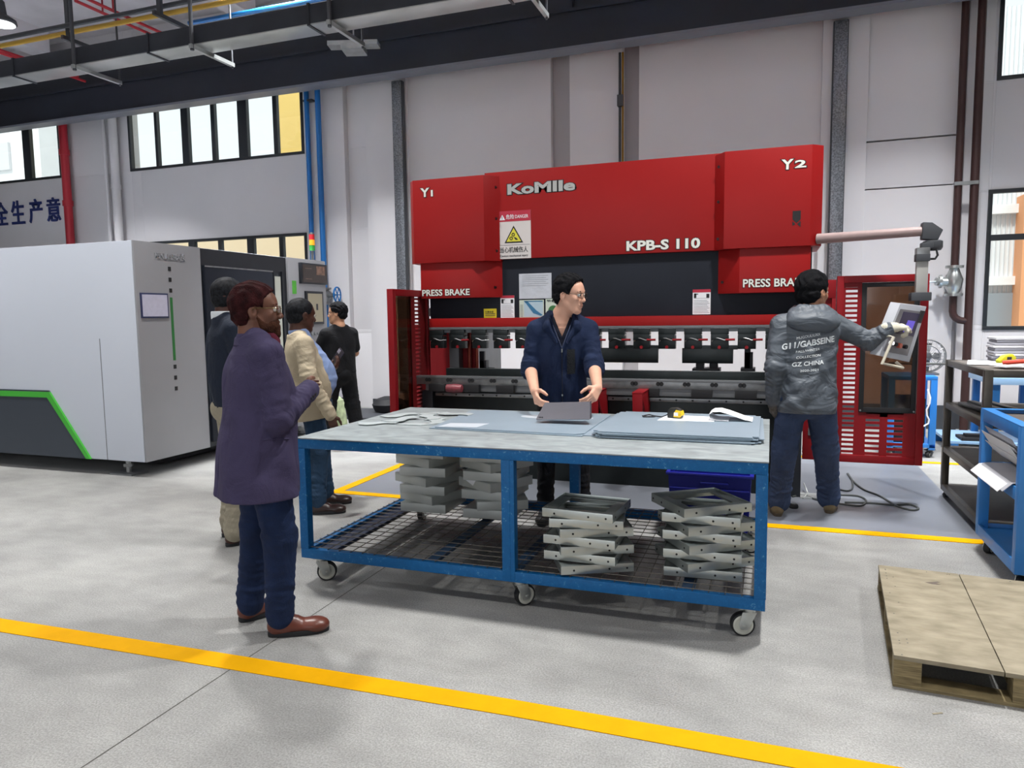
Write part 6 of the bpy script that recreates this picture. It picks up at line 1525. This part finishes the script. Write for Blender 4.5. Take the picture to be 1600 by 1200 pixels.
# ---------------------------------------------------------------- 5: worker in navy pullover behind the table
p5 = Man('person in navy zip pullover and glasses holding a folded plate behind the table', (-1.405, 5.02), -76, 1.80, hyaw=-14, hpitch=-6, lean=6, headoff=(.045, -.028), hs=1.04, neck=1.447)
q = p5.s; sk5 = skin('fair skin', '#d3a28a', .06)
shR, shL = p5.T(0, -.18, 1.355), p5.T(0, .18, 1.355)
eR = V3(at(829, 578, Y=4.90)); wR = V3(at(836, 612, Y=4.52)); eL = V3(at(929, 576, Y=4.90)); wL = V3(at(934, 607, Y=4.52))
v = Vol(.0042, .02); p5.head(v); v.stack(p5.fr(), [(.95*q, 0, 0, .12, .09), (1.38*q, 0, 0, .14, .09)])
v.cone(p5.T(0, -.14, 1.37), p5.T(0, .14, 1.37), .055, .055)
v.cone(shR, eR, .048, .044); v.cone(eR, wR, .046, .029); v.cone(shL, eL, .048, .044); v.cone(eL, wL, .046, .029)
p5.hand(v, wR, nv([.30, -.62, -.45]), (.9, .3, -.2), (0, -.3, .9), curls=[(.5, .6, .4), (.6, .7, .5), (.7, .7, .5), (.8, .7, .5)], thumb=(.35, .5))
p5.hand(v, wL, nv([-.12, -.70, -.45]), (-.9, .3, -.2), (0, -.3, .9), curls=[(.5, .6, .4), (.6, .7, .5), (.7, .7, .5), (.8, .7, .5)], thumb=(.35, .5))
v.build('body', sk5, p5.root); p5.eyes()
p5.hair(mat('black hair', '#070709', .8, spec=.12, col2='#121317', vscale=40, bump=.4, bscale=120), line=((-.12, -.08), (-.06, -.07), (-.03, -.03), (-.01, .018), (.03, .0), (.045, .045), (.06, .085), (.085, .11), (.12, .13)), th=.015, top=.006)
p5.glasses(mat('dark bronze frame', '#3a2c1c', .35, .5), .0015); p5.brow(M_rubber)
MB().tube([Vector(p5.H(.0905, -.019, -.0665)), Vector(p5.H(.0935, 0, -.0665)), Vector(p5.H(.0905, .019, -.0665))], .0024, 6, rs=[.001, .0026, .001]).build('lips', mat('lip pink', '#8e4c44', .5), p5.root)
# inner shirt with open neck
ns = cloth('dark inner shirt', '#141827', .1); nb = cloth('navy fleece', '#16233f', .12, vs=8, sc=340)
def nape_cut(mn, wid, top, bot, dep=.0):
    def fn(X, Y, Z):
        o = mn.pel_(); f = (X-o[0])*mn.TF[0]+(Y-o[1])*mn.TF[1]+(Z-o[2])*mn.TF[2]; l = (X-o[0])*mn.TL[0]+(Y-o[1])*mn.TL[1]+(Z-o[2])*mn.TL[2]; u = (X-o[0])*mn.TU[0]+(Y-o[1])*mn.TU[1]+(Z-o[2])*mn.TU[2]+.95*mn.s
        return np.maximum(np.abs(l)-wid*np.clip((u-bot)/(top-bot), 0, 1), dep-f)
    return fn
v = Vol(.005, .01); v.stack(p5.fr(), [(1.18*q, .01, 0, .15, .122), (1.32*q, .01, 0, .13, .108), (1.40*q, .0, 0, .09, .09), (1.455*q, -.005, 0, .068, .072)])
v.cut(nape_cut(p5, .06, 1.46*q, 1.32*q, .02), p5.T(0, 0, 1.35)-.2, p5.T(0, 0, 1.5)+.2, .004); v.build('inner_shirt', ns, p5.root)
v = Vol(.0058, .03)
st = [(.79, 0, 0, .175, .13), (.84, 0, 0, .182, .135), (.95, 0, 0, .178, .132), (1.08, .0, 0, .178, .135), (1.20, .0, 0, .185, .14), (1.30, .0, 0, .172, .128), (1.36, -.008, 0, .145, .11), (1.41, -.01, 0, .108, .095), (1.445, -.01, 0, .09, .088)]
v.stack(p5.fr(), [(a*q, b, c, d, e) for a, b, c, d, e in st], fold=[(.004, 18, 3, .3), (.0035, 7, 7, 1)])
yoke(v, p5, shL, shR)
for sh, el, ph_ in ((shR, eR, .4), (shL, eL, 2.2)):
    v.cone(sh, el, .068, .066, .03, fold=(.005, 60, ph_, (1.0, .5))); d_ = nv(el-sh)
    v.cone(el-d_*.045, el+d_*.005, .073, .072, .01, fold=(.003, 190, ph_))
v.cut(nape_cut(p5, .085, 1.47*q, 1.25*q, .03), p5.T(0, 0, 1.25)-.25, p5.T(0, 0, 1.5)+.25, .006)
v.build('pullover', nb, p5.root)
# soft folded-over collar, open in front
v = Vol(.0048, .012)
for sg in (-1, 1):
    a_, b_, c_, d_ = p5.T(-.075, sg*.03, 1.462), p5.T(-.02, sg*.095, 1.452), p5.T(.075, sg*.105, 1.395), p5.T(.135, sg*.035, 1.285)
    n_ = nv(p5.TL*sg+p5.TF*.4+p5.TU*.35)
    v.cone(a_, b_, .030, .034, .02, flat=(n_, .5)); v.cone(b_, c_, .036, .038, .02, flat=(n_, .45)); v.cone(c_, d_, .034, .014, .02, flat=(n_, .5))
v.build('collar', nb, p5.root)
def onfront(mn, l, u, vol_st, off=.004):
    us = [a*mn.s for a, *_ in vol_st]; cf = np.interp(u*mn.s, us, [r[1] for r in vol_st]); a_ = np.interp(u*mn.s, us, [r[3] for r in vol_st]); b_ = np.interp(u*mn.s, us, [r[4] for r in vol_st])
    f = cf+b_*(1-min(.99, abs(l)/a_)**2.3)**(1/2.3)+off
    o = mn.pel_()-mn.TU*.95*mn.s; return Vector(o+mn.TF*f+mn.TL*l+mn.TU*u*mn.s)
MB().tube([onfront(p5, 0, u, st) for u in np.linspace(.80, 1.25, 12)], .0035, 6).build('zip', mat('zip dark', '#0c1020', .4), p5.root)
for sg in (-1, 1): MB().tube([onfront(p5, sg*(.0+.078*((u-1.25)/.19)), u, st, .004+(.01 if u > 1.36 else 0)) for u in np.linspace(1.25, 1.40, 7)], .0032, 6).build('zip_edge', mat('zip piping', '#3a4460', .5), p5.root)
MB().box(0, 0, 0, 0, 0, 0)
zp = onfront(p5, 0, 1.245, st, .01); MB().cyl(zp, zp-Vector((0, 0, .025)), .005, seg=8).build('zip_pull', M_galv, p5.root)
zp = onfront(p5, 0, .93, st, .008); MB().cyl(zp, zp-Vector((0, 0, .012)), .005, seg=8).build('zip_pull', M_galv, p5.root)
mb = MB(); g = [[onfront(p5, .035+.055*i/4, 1.24-.17*j/6, st, .005) for i in range(5)] for j in range(7)]
mb._add([p for r in g for p in r], [(j*5+i, j*5+i+1, (j+1)*5+i+1, (j+1)*5+i) for j in range(6) for i in range(4)]); mb.build('chest_panel', mat('black chest panel', '#0c1218', .9, bump=.6, bscale=90), p5.root)
v = Vol(.008, .03); v.ell(p5.P(0, 0, .84), (.12, .12, .10)); a1, a2 = p5.P(.0, .12, .09), p5.P(-.35, -.02, .09)
a1, a2 = p5.P(.0, .13, .09), p5.P(-.02, -.13, .09); p5.legs(v, [a1, a2]); v.build('trousers', cloth('black trousers', '#12141a', .1), p5.root)
for a in (a1, a2): p5.shoe((a[0]-.01, a[1]+.06), (a[0]+.03, a[1]-.21), M_rubber, M_rubber, h=.008)

# ---------------------------------------------------------------- 6: operator in the grey jacket, from behind
p6 = Man('person in grey hooded jacket with white back print, glove on the control console', (.245, 5.46), 106, 1.785, hs=1.12, neck=1.445, hyaw=48, hpitch=-3, lean=2, bend=-1)
q = p6.s; shL, shR = p6.T(0, .185, 1.375), p6.T(.05, -.185, 1.385)
eL = p6.T(-.05, .235, 1.09); wL = p6.T(.03, .215, .85)
eR = V3(at(1357, 533, Y=5.62)); wR = V3(at(1392, 515, Y=5.70)); wR = V3(at(1391, 512, Y=5.60))
sk6 = skin('tan skin', '#a87a60', .08)
v = Vol(.005, .02); p6.head(v, wide=1.02); v.stack(p6.fr(), [(.95*q, 0, 0, .12, .09), (1.38*q, 0, 0, .14, .09)])
v.cone(p6.T(0, -.14, 1.37), p6.T(0, .14, 1.37), .055, .055)
v.cone(shR, eR, .048, .040); v.cone(eR, wR, .040, .028); v.cone(shL, eL, .048, .040); v.cone(eL, wL, .040, .028)
dR = nv(wR-eR); dgl = nv([.55, .1, .12])
hargs = [(wR, nv([.9, .25, .05]), (.1, .3, -.95), (-.2, .8, .3), dict(curls=[(.35, .45, .3), (.8, 1.0, .7), (.9, 1.1, .8), (1.0, 1.1, .8)], thumb=(.4, .4))), (wL, (.05, .25, -.95), (.8, .5, 0), (0.3, .8, .1), dict(curl=(.5, .6, .4)))]
for w_, d_, n_, t_, kw in hargs: p6.hand(v, w_, d_, n_, t_, **kw)
v.build('body', sk6, p6.root); p6.eyes()
p6.hair(mat('black hair', '#070709', .8, spec=.12, col2='#121317', vscale=40, bump=.4, bscale=120), line=((-.12, -.09), (-.06, -.08), (-.03, -.04), (-.015, .01), (.02, -.012), (.035, .03), (.055, .075), (.09, .095), (.12, .11)), th=.012, top=.004, wide=1.02, nzamp=.003)
for (w_, d_, n_, t_, kw), m_, nm in zip(hargs, (mat('white cotton glove', '#cfcab8', .9, bump=.6, bscale=250), mat('grubby grey glove', '#5b5854', .9, var=.4, vscale=30)), ('glove', 'glove')):
    g = Vol(.0045, .02); p6.hand(g, w_, d_, n_, t_, r=1.32, k=.008, **kw); g.cone(np.array(w_)-nv(d_)*.03, np.array(w_)+nv(d_)*.03, .036, .034, .02, fold=(.002, 300, 0)); g.build(nm, m_, p6.root)
gj = crease(mat('grey shell fabric', '#50575f', .5, var=.07, vscale=4, bump=.15, bscale=200, spec=.4), 5, .9, (1, 1, 1.6), .03); v = Vol(.0055, .03)
st6 = [(.775, -.0, 0, .188, .138), (.82, .0, 0, .196, .145), (.95, .0, 0, .194, .148), (1.12, .0, 0, .190, .148), (1.25, -.005, 0, .194, .142), (1.33, -.01, 0, .180, .128), (1.385, -.015, 0, .15, .105), (1.43, -.02, 0, .108, .09), (1.465, -.015, 0, .088, .08)]
v.stack(p6.fr(), [(a*q, b, c, d, e) for a, b, c, d, e in st6], fold=[(.0045, 16, -3.2, .5), (.003, 30, 5, 2), (.002, 46, -3, 1)])
yoke(v, p6, shL, shR)
sleeve(v, shL, eL, wL-nv(wL-eL)*.01, (.074, .066, .052), .005, .3); sleeve(v, shR, eR, wR-dR*.02, (.076, .066, .050), .006, 2.3)
v.build('jacket', gj, p6.root)
jobj = KIDS[p6.root.name][-1]
# hood lying on the shoulders
v = Vol(.0055, .03); R = np.array([p6.TF, p6.TL, p6.TU])
v.ell(p6.T(-.10, .0, 1.395), (.085, .175, .082), R, .03, nz=(.005, 24)); v.cone(p6.T(-.06, .115, 1.44), p6.T(.05, .07, 1.48), .050, .036, .04, fold=(.004, 60, 1)); v.cone(p6.T(-.06, -.115, 1.44), p6.T(.05, -.07, 1.48), .050, .036, .04, fold=(.004, 60, 2))
v.cone(p6.T(-.07, -.07, 1.475), p6.T(-.07, .07, 1.475), .045, .045, .03, fold=(.004, 70, 2)); v.ell(p6.T(-.005, 0, 1.53), (.08, .08, .065), R, .02, '-')
v.build('hood', gj, p6.root)
# printed lettering wrapped on the back
def backprint(mn, obj, lines, m):
    me = obj.data; dgv = [vv.co.copy() for vv in me.vertices]; org = ORG[obj.name]
    bvh = BVHTree.FromPolygons([vv+org for vv in dgv], [list(p.vertices) for p in me.polygons])
    rr = mn.TL*-1
    for s_, cu, cl, wd, hg, slope, bold in lines:
        tm_, co = text2d(s_, bold, 0)
        bm = bmesh.new(); bm.from_mesh(tm_); bmesh.ops.triangulate(bm, faces=bm.faces)
        x0, x1, y0, y1 = co[:, 0].min(), co[:, 0].max(), co[:, 1].min(), co[:, 1].max(); kk = wd/(x1-x0)
        for _ in range(3):
            es = [e for e in bm.edges if e.calc_length()*kk > .014]
            if not es: break
            bmesh.ops.subdivide_edges(bm, edges=es, cuts=1); bmesh.ops.triangulate(bm, faces=bm.faces)
        vs = []
        for vt in bm.verts:
            x = (vt.co.x-(x0+x1)/2)*kk; y = (vt.co.y-y0)/(y1-y0)*hg-hg/2
            l = cl+x; u = cu+y+slope*x
            p = mn.T(-.6, 0, 0)*0+(mn.pel_()+mn.TF*-.6+(rr)*l+mn.TU*(u-.95)*mn.s)
            hit = bvh.ray_cast(Vector(p), Vector(mn.TF))
            vs.append((hit[0]-Vector(mn.TF)*.0022) if hit[0] is not None else Vector(p+mn.TF*.45))
        nm = bpy.data.meshes.new('back_print'); nm.from_pydata([tuple(a) for a in vs], [], [[vt.index for vt in f.verts] for f in bm.faces]); nm.materials.append(m); bm.free()
        o = link('back_print', nm, obj)
backprint(p6, jobj, [('MUGOULIUXX', 1.30, -.045, .15, .018, .2, .0), ('G11/GABSEINE', 1.255, -.035, .345, .042, .17, .03), ('FALL/WINTER', 1.205, -.045, .15, .016, .15, .01), ('COLLECTION', 1.165, -.04, .155, .016, .13, .01), ('GZ CHINA', 1.118, -.04, .20, .029, .11, .02), ('2020-2021', 1.072, -.035, .115, .015, .09, .01)], mat('print white', '#e2e8ea', .6))
v = Vol(.006, .03); v.ell(p6.P(-.01, 0, .85), np.array((.11, .15, .12)), np.array([p6.F, p6.L, p6.U])); 
fl_, fr_ = at(1217, 808, Z=0), at(1295, 803, Z=0)
aL, aR = np.array([fl_.x+.0, fl_.y+.075, .105]), np.array([fr_.x, fr_.y+.07, .105])
p6.legs(v, [aL, aR], knee=(.0, .0), r=(.105, .086, .074), fold=.006, cuff=.076, hipw=.088); v.build('jeans', cloth('mid blue jeans', '#35435f', .2, vs=8, sc=260), p6.root)
bo = mat('khaki suede boot', '#6e6046', .85, var=.12, vscale=20); bso = mat('gum sole', '#4c4030', .6)
p6.shoe((fl_.x-.005, fl_.y+.0), (fl_.x-.03, fl_.y+.28), bo, bso, boot=True); p6.shoe((fr_.x, fr_.y), (fr_.x+.04, fr_.y+.28), bo, bso, boot=True)
